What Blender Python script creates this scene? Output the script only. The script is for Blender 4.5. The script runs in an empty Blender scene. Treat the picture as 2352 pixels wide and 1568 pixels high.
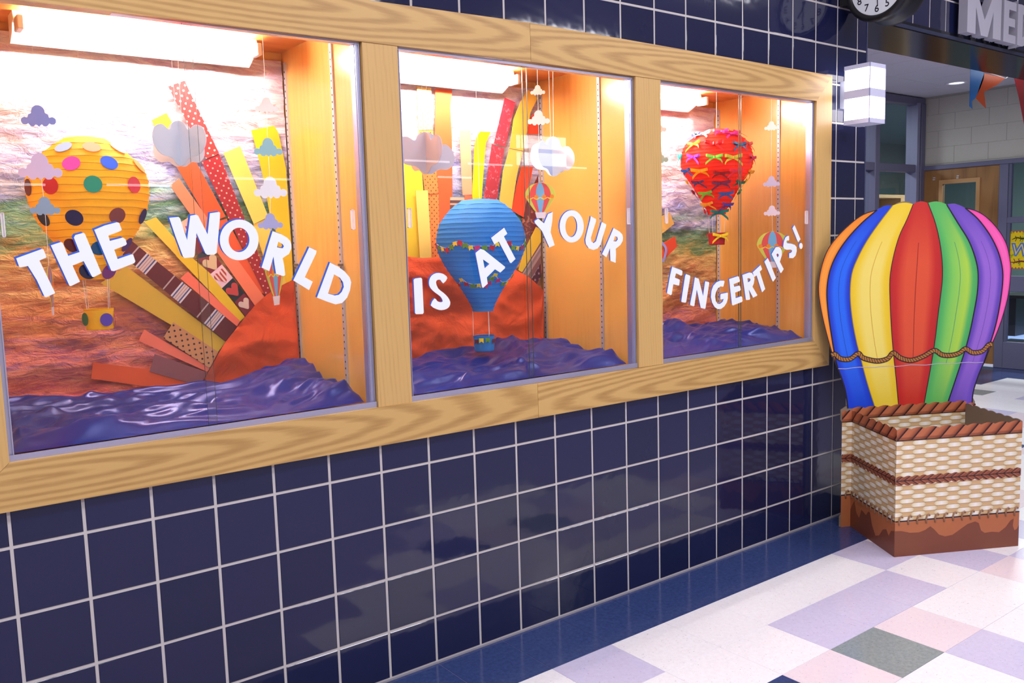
import bpy, math, random
import numpy as np
from mathutils import Vector, Matrix, noise
from mathutils.geometry import tessellate_polygon
random.seed(4)
PI = math.pi
S = bpy.context.scene
COL = S.collection

# ------------------------------------------------------------------ camera
FPX = 1997.1743
YAW, PITCH, ROLL = 0.64862, -0.110926, -0.028672
CAM = Vector((-0.28407, -2.78591, 1.62013))
fwd = Vector((math.sin(YAW)*math.cos(PITCH), math.cos(YAW)*math.cos(PITCH), math.sin(PITCH)))
rt0 = Vector((math.cos(YAW), -math.sin(YAW), 0)); up0 = rt0.cross(fwd)
RT = rt0*math.cos(ROLL) + up0*math.sin(ROLL)
UP = -rt0*math.sin(ROLL) + up0*math.cos(ROLL)
cd = bpy.data.cameras.new('camera'); cam = bpy.data.objects.new('camera', cd); COL.objects.link(cam)
cd.sensor_width = 36.0; cd.lens = FPX*36.0/2352.0; cd.clip_start = 0.05; cd.clip_end = 60
cam.matrix_world = Matrix(((RT.x, UP.x, -fwd.x, CAM.x), (RT.y, UP.y, -fwd.y, CAM.y), (RT.z, UP.z, -fwd.z, CAM.z), (0, 0, 0, 1)))
S.camera = cam

# ------------------------------------------------------------------ world, lights, exposure
S.view_settings.view_transform = 'Standard'; S.view_settings.look = 'None'
S.view_settings.gamma = 1.0; S.view_settings.use_curve_mapping = False
S.view_settings.exposure = 0.35
w = bpy.data.worlds.new('world'); S.world = w; w.use_nodes = True
w.node_tree.nodes['Background'].inputs[0].default_value = (0.75, 0.78, 1.0, 1)
w.node_tree.nodes['Background'].inputs[1].default_value = 0.25
HALL_W = 35
CASE_E = 135.0
def area(name, loc, sx, sy, power, col, rot=(0, 0, 0)):
    l = bpy.data.lights.new(name, 'AREA'); l.shape = 'RECTANGLE'; l.size = sx; l.size_y = sy; l.energy = power; l.color = col
    o = bpy.data.objects.new(name, l); o.location = loc; o.rotation_euler = rot; COL.objects.link(o); return o
for i, lx in enumerate((-2.4, 0.2, 2.8, 5.4)):
    for ly in (-1.75, -4.0):
        area('hall_light', (lx, ly, 3.64), 1.2, 0.6, HALL_W, (0.93, 0.92, 1.0))
area('alcove_light', (7.4, 1.3, 3.2), 0.35, 0.35, 60, (0.92, 0.93, 1.0))

# ------------------------------------------------------------------ geometry helpers
def ray(x, y): return fwd + RT*((x-1176)/FPX) - UP*((y-784)/FPX)
def on(p, n, d):
    r = ray(*p); t = (d - n.dot(CAM))/n.dot(r); return CAM + r*t
def at(x, y, Y=0.0): return on((x, y), Vector((0, 1, 0)), Y)      # a point of a wall-parallel plane
def flo(x, y, z=0.0): return on((x, y), Vector((0, 0, 1)), z)
def proj(P):
    d = P - CAM; z = d.dot(fwd); return 1176 + FPX*d.dot(RT)/z, 784 - FPX*d.dot(UP)/z, z

def empty(name, loc, label=None, cat=None, group=None):
    o = bpy.data.objects.new(name, None); o.location = loc; o.empty_display_size = 0.05; COL.objects.link(o)
    tag(o, label, cat, group); return o
def tag(o, label=None, cat=None, group=None, kind=None):
    if label: o['label'] = label
    if cat: o['category'] = cat
    if group: o['group'] = group
    if kind: o['kind'] = kind
    return o
def link(name, me, parent=None):
    o = bpy.data.objects.new(name, me); COL.objects.link(o)
    if parent is not None:
        o.parent = parent
        if parent.type == 'EMPTY': o.matrix_parent_inverse = Matrix.Translation(-parent.location)
    return o
def mesh(name, v, f, mats, uv=None, smooth=False, fm=None):
    me = bpy.data.meshes.new(name); me.from_pydata([tuple(p) for p in v], [], f)
    for m in (mats if isinstance(mats, (list, tuple)) else [mats]): me.materials.append(m)
    if fm is not None: me.polygons.foreach_set('material_index', fm)
    if smooth: me.polygons.foreach_set('use_smooth', [True]*len(me.polygons))
    if uv is not None:
        l = me.uv_layers.new(name='UVMap')
        for p in me.polygons:
            for li in p.loop_indices: l.data[li].uv = uv[me.loops[li].vertex_index]
    me.update(); return me
def obj(name, v, f, mats, parent=None, **k): return link(name, mesh(name, v, f, mats, **k), parent)

class MB:                                     # collects simple solids into ONE mesh
    def __init__(s): s.v = []; s.f = []
    def box(s, x0, x1, y0, y1, z0, z1, b=0.0):
        n = len(s.v)
        if b <= 0:
            for z in (z0, z1): s.v += [(x0, y0, z), (x1, y0, z), (x1, y1, z), (x0, y1, z)]
            s.f += [tuple(n+i for i in q) for q in ((3, 2, 1, 0), (4, 5, 6, 7), (0, 1, 5, 4), (1, 2, 6, 5), (2, 3, 7, 6), (3, 0, 4, 7))]
            return s
        rings = []                            # chamfered in z and around the vertical edges
        for z, i in ((z0, b), (z0+b, 0), (z1-b, 0), (z1, b)):
            c = b
            rings.append([(x0+i+c*(i == 0), y0+i, z), (x1-i-c*(i == 0), y0+i, z), (x1-i, y0+i+c*(i == 0), z), (x1-i, y1-i-c*(i == 0), z),
                          (x1-i-c*(i == 0), y1-i, z), (x0+i+c*(i == 0), y1-i, z), (x0+i, y1-i-c*(i == 0), z), (x0+i, y0+i+c*(i == 0), z)])
        for r in rings: s.v += r
        for k in range(3):
            for i in range(8):
                j = (i+1) % 8; s.f.append((n+k*8+i, n+k*8+j, n+k*8+8+j, n+k*8+8+i))
        s.f.append(tuple(n+i for i in range(7, -1, -1))); s.f.append(tuple(n+24+i for i in range(8)))
        return s
    def tube(s, pts, r, seg=6, caps=True):
        pts = [Vector(p) for p in pts]; n = len(s.v)
        for i, p in enumerate(pts):
            d = (pts[min(i+1, len(pts)-1)] - pts[max(i-1, 0)]).normalized()
            a = d.orthogonal().normalized() if i == 0 else (a - d*a.dot(d)).normalized()
            b = d.cross(a); rr = r[i] if isinstance(r, (list, tuple)) else r
            for k in range(seg):
                t = 2*PI*k/seg; s.v.append(p + a*(rr*math.cos(t)) + b*(rr*math.sin(t)))
        for i in range(len(pts)-1):
            for k in range(seg):
                j = (k+1) % seg; s.f.append((n+i*seg+k, n+i*seg+j, n+(i+1)*seg+j, n+(i+1)*seg+k))
        if caps:
            s.f.append(tuple(n+k for k in range(seg-1, -1, -1))); s.f.append(tuple(n+(len(pts)-1)*seg+k for k in range(seg)))
        return s
    def lathe(s, prof, c, axis=Vector((0, 0, 1)), seg=32, arc=2*PI):
        axis = axis.normalized(); a = Vector((1, 0, 0)) if abs(axis.x) < .9 else Vector((0, 1, 0))
        a = (a - axis*a.dot(axis)).normalized(); b = axis.cross(a); n = len(s.v); c = Vector(c)
        for (r, h) in prof:
            for k in range(seg):
                t = 2*PI*k/seg; s.v.append(c + axis*h + a*(r*math.cos(t)) + b*(r*math.sin(t)))
        for i in range(len(prof)-1):
            for k in range(seg):
                j = (k+1) % seg; s.f.append((n+i*seg+k, n+i*seg+j, n+(i+1)*seg+j, n+(i+1)*seg+k))
        return s
    def prism(s, loops, fr, th):
        """loops: 2-D outlines (first outer, rest holes); fr: (origin, U, V, N); solid from N*0 to N*th"""
        O, U, V, N = fr; n = len(s.v)
        flat = [p for l in loops for p in l]; m = len(flat)
        tris = tessellate_polygon([[Vector((p[0], p[1], 0)) for p in l] for l in loops])
        P3 = [O + U*p[0] + V*p[1] for p in flat]
        s.v += [p + N*th for p in P3] + P3
        for t in tris:
            a, b, c = t
            ar = (flat[b][0]-flat[a][0])*(flat[c][1]-flat[a][1]) - (flat[b][1]-flat[a][1])*(flat[c][0]-flat[a][0])
            if U.cross(V).dot(N) < 0: ar = -ar
            if ar < 0: a, b, c = a, c, b
            s.f.append((n+a, n+b, n+c)); s.f.append((n+m+c, n+m+b, n+m+a))
        k = 0
        for l in loops:
            for i in range(len(l)):
                j = (i+1) % len(l); s.f.append((n+k+i, n+k+j, n+m+k+j, n+m+k+i))
            k += len(l)
        return s
    def build(s, name, mat, parent=None, **k): return obj(name, s.v, s.f, mat, parent, **k)

def smooth_loop(p, k=4, closed=True):
    n = len(p); out = []
    for i in range(n if closed else n-1):
        g = (lambda j: p[j % n]) if closed else (lambda j: p[max(0, min(n-1, j))])
        p0, p1, p2, p3 = (Vector(g(i+d)[:2]) for d in (-1, 0, 1, 2))
        for t in range(k):
            u = t/k
            q = 0.5*((2*p1) + (p2-p0)*u + (2*p0-5*p1+4*p2-p3)*u*u + (3*p1-p0-3*p2+p3)*u**3)
            out.append((q.x, q.y))
    if not closed: out.append(tuple(p[-1][:2]))
    return out
def ell(cx, cy, rx, ry, n=28, rot=0):
    c, s_ = math.cos(rot), math.sin(rot)
    return [(cx + rx*math.cos(2*PI*i/n)*c - ry*math.sin(2*PI*i/n)*s_, cy + rx*math.cos(2*PI*i/n)*s_ + ry*math.sin(2*PI*i/n)*c) for i in range(n)]
def wallframe(Y): return (Vector((0, Y, 0)), Vector((1, 0, 0)), Vector((0, 0, 1)), Vector((0, -1, 0)))
def w2(pts, Y): return [(lambda q: (q.x, q.z))(at(x, y, Y)) for x, y in pts]

# ------------------------------------------------------------------ materials
def nt(m): return m.node_tree.nodes, m.node_tree.links
def mat(name, col, rough=0.6, metal=0.0, spec=0.5, emis=None, estr=0.0, coat=0.0):
    m = bpy.data.materials.new(name); m.use_nodes = True; b = m.node_tree.nodes['Principled BSDF']
    b.inputs['Base Color'].default_value = (*col[:3], 1); b.inputs['Roughness'].default_value = rough
    b.inputs['Metallic'].default_value = metal; b.inputs['Specular IOR Level'].default_value = spec
    b.inputs['Coat Weight'].default_value = coat
    if emis: b.inputs['Emission Color'].default_value = (*emis, 1); b.inputs['Emission Strength'].default_value = estr
    return m
def srgb(r, g, b):
    f = lambda c: (c/255/12.92) if c/255 <= .04045 else ((c/255+.055)/1.055)**2.4
    return (f(r), f(g), f(b))
def node(m, t, **k):
    n = m.node_tree.nodes.new(t)
    for a, v in k.items():
        if a == 'op': n.operation = v
        else: setattr(n, a, v)
    return n
def coords(m, kind='Object', scale=(1, 1, 1), rnd=False):
    tc = node(m, 'ShaderNodeTexCoord'); mp = node(m, 'ShaderNodeMapping'); mp.inputs['Scale'].default_value = scale
    m.node_tree.links.new(tc.outputs[kind], mp.inputs['Vector'])
    if rnd:
        oi = node(m, 'ShaderNodeObjectInfo'); mu = node(m, 'ShaderNodeMath', op='MULTIPLY'); mu.inputs[1].default_value = 40
        m.node_tree.links.new(oi.outputs['Random'], mu.inputs[0]); m.node_tree.links.new(mu.outputs[0], mp.inputs['Location'])
    return mp.outputs['Vector']
def ramp(m, fac, stops, interp='LINEAR'):
    r = node(m, 'ShaderNodeValToRGB'); r.color_ramp.interpolation = interp; e = r.color_ramp.elements
    while len(e) < len(stops): e.new(0.5)
    for i, (p, c) in enumerate(stops): e[i].position = p; e[i].color = (*c[:3], 1)
    m.node_tree.links.new(fac, r.inputs['Fac']); return r.outputs['Color']
def noisetex(m, vec, scale, detail=4, rough=0.55, dist=0.0):
    n = node(m, 'ShaderNodeTexNoise'); n.inputs['Scale'].default_value = scale; n.inputs['Detail'].default_value = detail
    n.inputs['Roughness'].default_value = rough; n.inputs['Distortion'].default_value = dist
    m.node_tree.links.new(vec, n.inputs['Vector']); return n.outputs['Fac']
def mathn(m, op, a, b=None, c=None):
    n = node(m, 'ShaderNodeMath', op=op)
    for i, v in enumerate((a, b, c)):
        if v is None: continue
        if isinstance(v, (int, float)): n.inputs[i].default_value = v
        else: m.node_tree.links.new(v, n.inputs[i])
    return n.outputs[0]
def mixc(m, fac, a, b, mode='MIX'):
    n = node(m, 'ShaderNodeMix', data_type='RGBA', blend_type=mode)
    for s_, v in ((n.inputs['Factor'], fac), (n.inputs['A'], a), (n.inputs['B'], b)):
        if isinstance(v, (int, float)): s_.default_value = v
        elif isinstance(v, tuple): s_.default_value = (*v[:3], 1)
        else: m.node_tree.links.new(v, s_)
    return n.outputs['Result']
def setin(m, sock, v): m.node_tree.links.new(v, m.node_tree.nodes['Principled BSDF'].inputs[sock])
def bump(m, h, strength=0.3, dist=0.01):
    b = node(m, 'ShaderNodeBump'); b.inputs['Strength'].default_value = strength; b.inputs['Distance'].default_value = dist
    m.node_tree.links.new(h, b.inputs['Height']); setin(m, 'Normal', b.outputs['Normal'])

def oak(name, vertical, light, dark, rough=0.38, scale=1.0, amount=1.0, spec=0.5, dis=8.0, coat=0.0, wsc=19, wam=.40, rnd=True):
    m = mat(name, light, rough, spec=spec, coat=coat)
    m.node_tree.nodes['Principled BSDF'].inputs['Coat Roughness'].default_value = .16
    sc = (1.0, 1.0, 0.05) if vertical else (0.075, 1.0, 1.0)
    v = coords(m, 'Object', tuple(s_*scale for s_ in sc), rnd=rnd)
    wv = node(m, 'ShaderNodeTexWave', wave_type='RINGS', rings_direction='Y'); wv.inputs['Scale'].default_value = wsc
    wv.inputs['Distortion'].default_value = dis; wv.inputs['Detail'].default_value = 2.5; wv.inputs['Detail Scale'].default_value = .7
    m.node_tree.links.new(v, wv.inputs['Vector'])
    fine = noisetex(m, v, 95, 3, 0.7)
    big = noisetex(m, v, 3.0, 2)
    f = mathn(m, 'MULTIPLY_ADD', wv.outputs['Fac'], wam, mathn(m, 'MULTIPLY', fine, 0.6))
    mid = tuple(a*0.55+b*0.45 for a, b in zip(light, dark))
    c = ramp(m, f, [(0.0, light), (0.40, light), (0.66, mid), (1.0, dark)])
    c = mixc(m, mathn(m, 'MULTIPLY', big, 0.35*amount), c, dark)
    setin(m, 'Base Color', c); bump(m, f, 0.08, 0.002); return m
OAK_L, OAK_D = srgb(214, 174, 106), srgb(160, 118, 62)
M_oak_h = oak('oak_along', False, OAK_L, OAK_D, dis=5.0, wsc=17, wam=.46, rnd=False)
M_oak_v = oak('oak_upright', True, srgb(212, 172, 106), srgb(174, 130, 70), amount=0.6, dis=1.5, wsc=26, wam=.2)
M_maple = oak('maple_panel', True, srgb(238, 178, 90), srgb(212, 140, 58), 0.26, 0.5, 0.5, .6, 2.0, .35, 8, .25)
M_alu = mat('brushed_aluminium', srgb(190, 190, 214), 0.35, 0.75)
M_grout = mat('grout', srgb(196, 190, 186), 0.85)
def tilemat():
    m = mat('navy_glazed_tile', (0.01, 0.012, 0.05), 0.07, spec=0.6)
    oi = node(m, 'ShaderNodeObjectInfo')
    setin(m, 'Base Color', ramp(m, oi.outputs['Random'], [(0, (0.008, 0.011, 0.044)), (1, (0.013, 0.015, 0.058))]))
    v = coords(m, 'Object', (1, 1, 1)); bump(m, noisetex(m, v, 9, 2), 0.05, 0.02); return m
M_tile = tilemat()
def vct(name, c1, c2, speck=True):
    m = mat(name, c1, 0.16, spec=0.45)
    v = coords(m, 'Object', (1, 1, 1), rnd=True)
    a = noisetex(m, v, 60, 5, 0.75); c = ramp(m, a, [(0.3, c1), (0.7, c2)])
    if speck:
        b = noisetex(m, v, 110, 2, 0.5); c = mixc(m, ramp(m, b, [(0.66, (0, 0, 0)), (0.74, (1, 1, 1))]), c, tuple(x*0.72 for x in c1))
    setin(m, 'Base Color', c); return m
F_white = vct('floor_white', srgb(228, 224, 226), srgb(238, 236, 238))
F_lav = vct('floor_lavender', srgb(192, 186, 212), srgb(204, 198, 222))
F_pink = vct('floor_pale_pink', srgb(222, 206, 214), srgb(228, 214, 218))
F_green = vct('floor_green', srgb(118, 130, 132), srgb(146, 156, 156))
F_navy = vct('floor_navy', srgb(42, 56, 100), srgb(58, 74, 122), False)
F_joint = mat('floor_joint', srgb(150, 144, 170), 0.7)

def glassmat():
    m = bpy.data.materials.new('clear_glass'); m.use_nodes = True; n = m.node_tree.nodes; n.clear(); L = m.node_tree.links
    o = n.new('ShaderNodeOutputMaterial'); t = n.new('ShaderNodeBsdfTransparent'); g = n.new('ShaderNodeBsdfGlossy'); mx = n.new('ShaderNodeMixShader'); fr = n.new('ShaderNodeFresnel')
    t.inputs[0].default_value = (0.975, 0.985, 0.98, 1); g.inputs['Roughness'].default_value = 0.0; fr.inputs['IOR'].default_value = 1.6
    ge = n.new('ShaderNodeNewGeometry'); s1 = n.new('ShaderNodeMath'); s1.operation = 'SUBTRACT'; s1.inputs[0].default_value = 1.0; L.new(ge.outputs['Backfacing'], s1.inputs[1])
    s2 = n.new('ShaderNodeMath'); s2.operation = 'MULTIPLY'; L.new(s1.outputs[0], s2.inputs[0]); L.new(fr.outputs[0], s2.inputs[1]); L.new(s2.outputs[0], mx.inputs[0]); L.new(t.outputs[0], mx.inputs[1]); L.new(g.outputs[0], mx.inputs[2]); L.new(mx.outputs[0], o.inputs[0]); return m
M_glass = glassmat()
M_gedge = mat('glass_edge', srgb(60, 84, 78), 0.2)
def papermat(name, col, rough=0.75, trans=0.0, crumple=0.0, cscale=14):
    m = mat(name, col, rough, spec=0.3)
    if crumple:
        v = coords(m, 'Object'); bump(m, noisetex(m, v, cscale, 5, 0.6, 0.6), crumple, 0.02)
    if trans:
        b = m.node_tree.nodes['Principled BSDF']; o = m.node_tree.nodes['Material Output']
        t = node(m, 'ShaderNodeBsdfTranslucent'); t.inputs[0].default_value = (*col, 1); mx = node(m, 'ShaderNodeMixShader'); mx.inputs[0].default_value = trans
        L = m.node_tree.links; L.new(b.outputs[0], mx.inputs[1]); L.new(t.outputs[0], mx.inputs[2]); L.new(mx.outputs[0], o.inputs[0])
    return m
PM = {}
def paper(rgb, **k):
    key = (rgb, tuple(sorted(k.items())))
    if key not in PM: PM[key] = papermat('paper_%d_%d_%d' % rgb, srgb(*rgb), **k)
    return PM[key]
def uvxy(m):
    tc = node(m, 'ShaderNodeTexCoord'); sp = node(m, 'ShaderNodeSeparateXYZ'); m.node_tree.links.new(tc.outputs['UV'], sp.inputs[0]); return sp.outputs[0], sp.outputs[1]
def dotted(name, ground, dot, pitch, r):
    m = mat(name, ground, 0.75, spec=0.3); x, y = uvxy(m)
    a = mathn(m, 'DIVIDE', x, pitch); b = mathn(m, 'DIVIDE', y, pitch)
    res = None
    for off in (0.0, 0.5):                    # two interleaved grids of printed dots
        fa = mathn(m, 'SUBTRACT', mathn(m, 'FRACT', mathn(m, 'ADD', a, off)), 0.5); fb = mathn(m, 'SUBTRACT', mathn(m, 'FRACT', mathn(m, 'ADD', b, off)), 0.5)
        d = mathn(m, 'SQRT', mathn(m, 'ADD', mathn(m, 'MULTIPLY', fa, fa), mathn(m, 'MULTIPLY', fb, fb)))
        h = mathn(m, 'LESS_THAN', d, r); res = h if res is None else mathn(m, 'MAXIMUM', res, h)
    setin(m, 'Base Color', mixc(m, res, ground, dot)); return m
def striped(name, period, stops, axis=1):
    m = mat(name, stops[0][1], 0.75, spec=0.3); xy = uvxy(m)
    setin(m, 'Base Color', ramp(m, mathn(m, 'FRACT', mathn(m, 'DIVIDE', xy[axis], period)), stops, 'CONSTANT')); return m
def floral(name, ground, fig, scale, lo=0.52):
    m = mat(name, ground, 0.75, spec=0.3); v = coords(m, 'Object')
    vo = node(m, 'ShaderNodeTexVoronoi'); vo.inputs['Scale'].default_value = scale; m.node_tree.links.new(v, vo.inputs['Vector'])
    n = noisetex(m, v, scale*1.7, 3, 0.6, 1.5)
    f = mathn(m, 'SUBTRACT', n, mathn(m, 'MULTIPLY', vo.outputs['Distance'], 0.25))
    setin(m, 'Base Color', mixc(m, ramp(m, f, [(lo-0.14, (0, 0, 0)), (lo-0.09, (1, 1, 1))]), ground, fig)); return m

M_white = mat('white_paint', srgb(236, 234, 236), 0.5)
M_black = mat('black_plastic', (0.008, 0.008, 0.009), 0.3)
M_frame = mat('grey_violet_metal', srgb(104, 104, 128), 0.45, 0.1)
M_string = mat('white_thread', srgb(240, 236, 230), 0.8)
M_steel = mat('pale_steel', srgb(206, 200, 204), 0.4, 0.4)
M_shadow = mat('dark_gap', (0.004, 0.004, 0.005), 0.9)

# ------------------------------------------------------------------ setting: tiled wall
XE = 4.393                                     # free end of the tiled wall
HZ = 2.813                                     # underside of the header
colx = [0.0176, 0.211, 0.4047, 0.6, 0.8002, 1.0038, 1.21, 1.4155, 1.6255, 1.8345, 2.0441, 2.2542, 2.465, 2.6748, 2.8836, 3.0906, 3.2944, 3.499, 3.7021, 3.9048, 4.1045, 4.3003]
colx = [0.0176-0.2*k for k in range(5, 0, -1)] + colx + [4.3003+0.196*k for k in range(1, 17)]
rowz = [0.0] + [0.8024 + 0.2043*k for k in range(-3, 13)]
FX0, FX1, FZ0, FZ1 = -0.12, 4.028, 0.905, 2.478    # outer edges of the oak frame
wf = MB()
wf.box(-3.2, XE, 0.0012, 0.75, 0, FZ0+0.02); wf.box(-3.2, 7.6, 0.0012, 0.4, 2.85, 3.7); wf.box(-3.2, XE, 0.0012, 0.75, 2.43, 2.85)
wf.box(-3.2, FX0+0.03, 0.0012, 0.75, FZ0+0.02, 2.43); wf.box(4.0, XE, 0.0012, 0.75, FZ0+0.02, 2.43); wf.box(-3.2, XE, 0.72, 0.75, FZ0+0.02, 2.43)
wall_front = wf.build('wall_front', M_grout); tag(wall_front, 'dark navy glazed tile wall with pale grout around the display case', kind='structure')
G = 0.0048
tcache = {}
def tile_mesh(wd, h):
    k = (round(wd, 4), round(h, 4))
    if k not in tcache:
        a, b, c = wd/2, h/2, 0.0016
        v = [(-a, 0.006, -b), (a, 0.006, -b), (a, 0.006, b), (-a, 0.006, b), (-a, 0.0006, -b), (a, 0.0006, -b), (a, 0.0006, b), (-a, 0.0006, b),
             (-a+c, -0.001, -b+c), (a-c, -0.001, -b+c), (a-c, -0.001, b-c), (-a+c, -0.001, b-c)]
        f = [(8, 9, 10, 11)] + [(4+i, 4+(i+1) % 4, 8+(i+1) % 4, 8+i) for i in range(4)] + [(i, (i+1) % 4, 4+(i+1) % 4, 4+i) for i in range(4)]
        tcache[k] = mesh('tile', v, f, M_tile)
    return tcache[k]
def lay(x0, x1, z0, z1, minw=0.012):
    for i in range(len(colx)-1):
        a, b = max(colx[i]+G, x0), min(colx[i+1]-G, x1)
        if b-a < minw: continue
        for j in range(len(rowz)-1):
            c, d = max(rowz[j]+G, z0), min(rowz[j+1]-G, z1)
            if d-c < minw: continue
            o = link('tile', tile_mesh(b-a, d-c), wall_front); o.location = ((a+b)/2, 0, (c+d)/2)
lay(-0.8, 4.1045, 0.012, FZ0+0.012); lay(0.95, 4.1045, FZ1-0.02, 3.06); lay(4.03, 4.1045, FZ0+0.012, FZ1-0.02); lay(4.1045, XE-0.003, 0.012, 3.06); lay(XE-0.003, 7.42, HZ+0.022, 3.25)
tr = MB().box(-3.2, XE+0.003, -0.004, 0.008, 0.0, 0.0075).build('caulk_line', mat('caulk', srgb(150, 146, 156), 0.6), wall_front)
MB().box(XE-0.004, XE+0.006, -0.003, 0.75, 0, HZ+0.03).build('corner_edge', mat('corner_metal', srgb(90, 96, 130), 0.3, 0.6), wall_front)
# header over the opening: black polished soffit with a bevelled lip
M_soffit = mat('black_polished_soffit', (0.010, 0.011, 0.013), 0.16, spec=.22)
hd = MB().box(XE+0.006, 7.6, -0.004, 0.40, HZ, HZ+0.045).build('beam_soffit', M_soffit); tag(hd, 'black polished soffit under the tiled header', kind='structure')
MB().box(XE+0.006, 7.6, -0.014, -0.004, HZ+0.004, HZ+0.024).build('lip', mat('soffit_lip', srgb(44, 50, 74), 0.25), hd)

# ------------------------------------------------------------------ floor
fl = MB().box(-4, 16.5, -5.6, 6.2, -0.06, -0.0015).build('floor', F_joint); tag(fl, 'speckled vinyl floor with scattered coloured squares', kind='structure')
FXL, FYL = 1.7290, -0.3260
PX, PY = 0.3107, 0.2962
fmap = {(0, 1): F_lav, (6, 1): F_lav, (3, 2): F_lav, (4, 2): F_lav, (5, 2): F_lav, (3, 3): F_green, (4, 3): F_pink, (2, 3): F_pink, (1, 3): F_navy, (4, 4): F_lav, (7, 3): F_pink, (1, 4): F_lav, (5, 5): F_green}
def ylo(j): return 0.0 if j == 0 else FYL-(j-1)*PY
fcache = {}
def fmesh(a, b, m):
    k = (round(a, 3), round(b, 3), m.name)
    if k not in fcache:
        x, y, c = a/2-0.0007, b/2-0.0007, 0.0009
        v = [(-x, -y, -0.0015), (x, -y, -0.0015), (x, y, -0.0015), (-x, y, -0.0015), (-x+c, -y+c, 0), (x-c, -y+c, 0), (x-c, y-c, 0), (-x+c, y-c, 0)]
        fcache[k] = mesh('tile', v, [(4, 5, 6, 7)] + [(i, (i+1) % 4, 4+(i+1) % 4, 4+i) for i in range(4)], m)
    return fcache[k]
frnd = random.Random(11)
def seen_floor(x, y):
    u, v_, z = proj(Vector((x, y, 0)))
    if z < 0.3 or not (-90 < u < 2440 and -60 < v_ < 1640): return False
    if y > 0:
        t = -CAM.y/(y-CAM.y); xx = CAM.x+(x-CAM.x)*t
        if xx < XE-0.15: return False
    return True
nfl = 0
for i in range(-3, 29):
    for j in range(-10, 7):
        x0 = FXL+i*PX
        if j > 0: y1, y0 = ylo(j), ylo(j+1)
        elif j == 0: y1, y0 = -0.004, FYL
        else: y0, y1 = -0.0+(-j-1)*PY, -0.0+(-j)*PY
        x1 = x0+PX
        if j < 0 and x0 < XE: x0 = max(x0, XE+0.006)
        if x1-x0 < 0.03 or x0 > 10.48: continue
        x1 = min(x1, 10.5)
        r_ = frnd.random()
        if not (seen_floor((x0+x1)/2, (y0+y1)/2) or seen_floor(x0, y0) or seen_floor(x1, y1)): continue
        if (i, j) in fmap: m = fmap[(i, j)]
        elif j == 0 and x0 < XE: m = F_navy
        elif x0 > 9.75 or (9.4 < x0 and j < -5): m = F_navy
        elif x0 < 3.9: m = F_white
        else: m = F_navy if r_ < .07 else F_lav if r_ < .22 else F_pink if r_ < .32 else F_green if r_ < .35 else F_white
        o = link('tile', fmesh(x1-x0, y1-y0, m), fl); o.location = ((x0+x1)/2, (y0+y1)/2, 0); nfl += 1
print('FLOOR TILES', nfl, 'WALL TILES', len(wall_front.children))

# rest of the hall (behind the camera; gives the glass and tiles something to mirror)
M_cream = mat('cream_wall', srgb(196, 188, 176), 0.8)
tag(MB().box(-4.1, 16.5, -5.7, -5.6, 0, 3.7).build('wall_back', M_cream), 'plain cream hall wall behind the camera', kind='structure')
tag(MB().box(-4.1, -4.0, -5.6, 0.0, 0, 3.7).build('wall_left', M_cream), 'plain cream hall wall at the left end', kind='structure')
tag(MB().box(-4.1, 16.5, -5.7, 0.006, 3.7, 3.8).build('ceiling', mat('hall_ceiling_white', srgb(215, 215, 218), 0.9)), 'white hall ceiling', kind='structure')

# ------------------------------------------------------------------ alcove behind the opening
XW, YW = 10.515, 2.90
M_block = mat('cream_block', srgb(192, 189, 176), 0.8)
bv = coords(M_block, 'Object'); bump(M_block, noisetex(M_block, bv, 60, 3), 0.15, 0.01)
wb = MB().box(XW+0.03, XW+0.2, -5.6, 3.1, 2.44, 3.7).box(XW+0.03, XW+0.2, -5.6, 0.6, 0, 2.44).build('wall_right', mat('block_mortar', srgb(182, 180, 170), 0.9))
tag(wb, 'pale cream painted block wall above the door', kind='structure')
blk = {}
def block(y0, y1, z0, z1):
    k = (round(y1-y0, 3), round(z1-z0, 3))
    if k not in blk:
        a, b, c = k[0]/2-0.0022, k[1]/2-0.0006, 0.0022
        v = [(0.028, -a, -b), (0.028, a, -b), (0.028, a, b), (0.028, -a, b), (0.026, -a+c, -b+c), (0.026, a-c, -b+c), (0.026, a-c, b-c), (0.026, -a+c, b-c)]
        blk[k] = mesh('block', v, [(4, 7, 6, 5)] + [(i, 4+i, 4+(i+1) % 4, (i+1) % 4) for i in range(4)], M_block)
    o = link('block', blk[k], wb); o.location = (XW, (y0+y1)/2, (z0+z1)/2)
for c in range(5):
    z0, z1 = 2.46+0.2*c, min(2.66+0.2*c, 3.27)
    if z1-z0 < 0.04: continue
    off = 0.0 if c % 2 == 0 else 0.2
    ys = [2.9] + [y for y in [2.9-0.2087-off-0.4*k+0.2 for k in range(0, 9)] if y < 2.86] 
    for a, b in zip(ys[:-1], ys[1:]): block(b, a, z0, z1)
ca = MB().box(XE, XW+0.1, 0.4, YW+0.2, 3.285, 3.33).build('ceiling', mat('ceiling_grid', srgb(150, 150, 158), 0.8)); tag(ca, 'white tiled ceiling of the alcove', kind='structure')
M_ctile = mat('ceiling_tile', srgb(206, 204, 210), 0.9)
ctm = mesh('ceiling_tile', [(-.303, -.303, 0), (.303, -.303, 0), (.303, .303, 0), (-.303, .303, 0), (-.297, -.297, -.006), (.297, -.297, -.006), (.297, .297, -.006), (-.297, .297, -.006)],
           [(7, 6, 5, 4)] + [(i, 4+i, 4+(i+1) % 4, (i+1) % 4) for i in range(4)], M_ctile)
for i in range(10):
    for j in range(4):
        o = link('ceiling_tile', ctm, ca); o.location = (XW-0.305-0.61*i, YW-0.305-0.61*j, 3.284)
tag(MB().box(XE+0.0, XW+0.1, 0.4, 0.43, HZ+0.045, 3.3).build('wall_header', M_block), 'back of the header over the opening', kind='structure')
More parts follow.
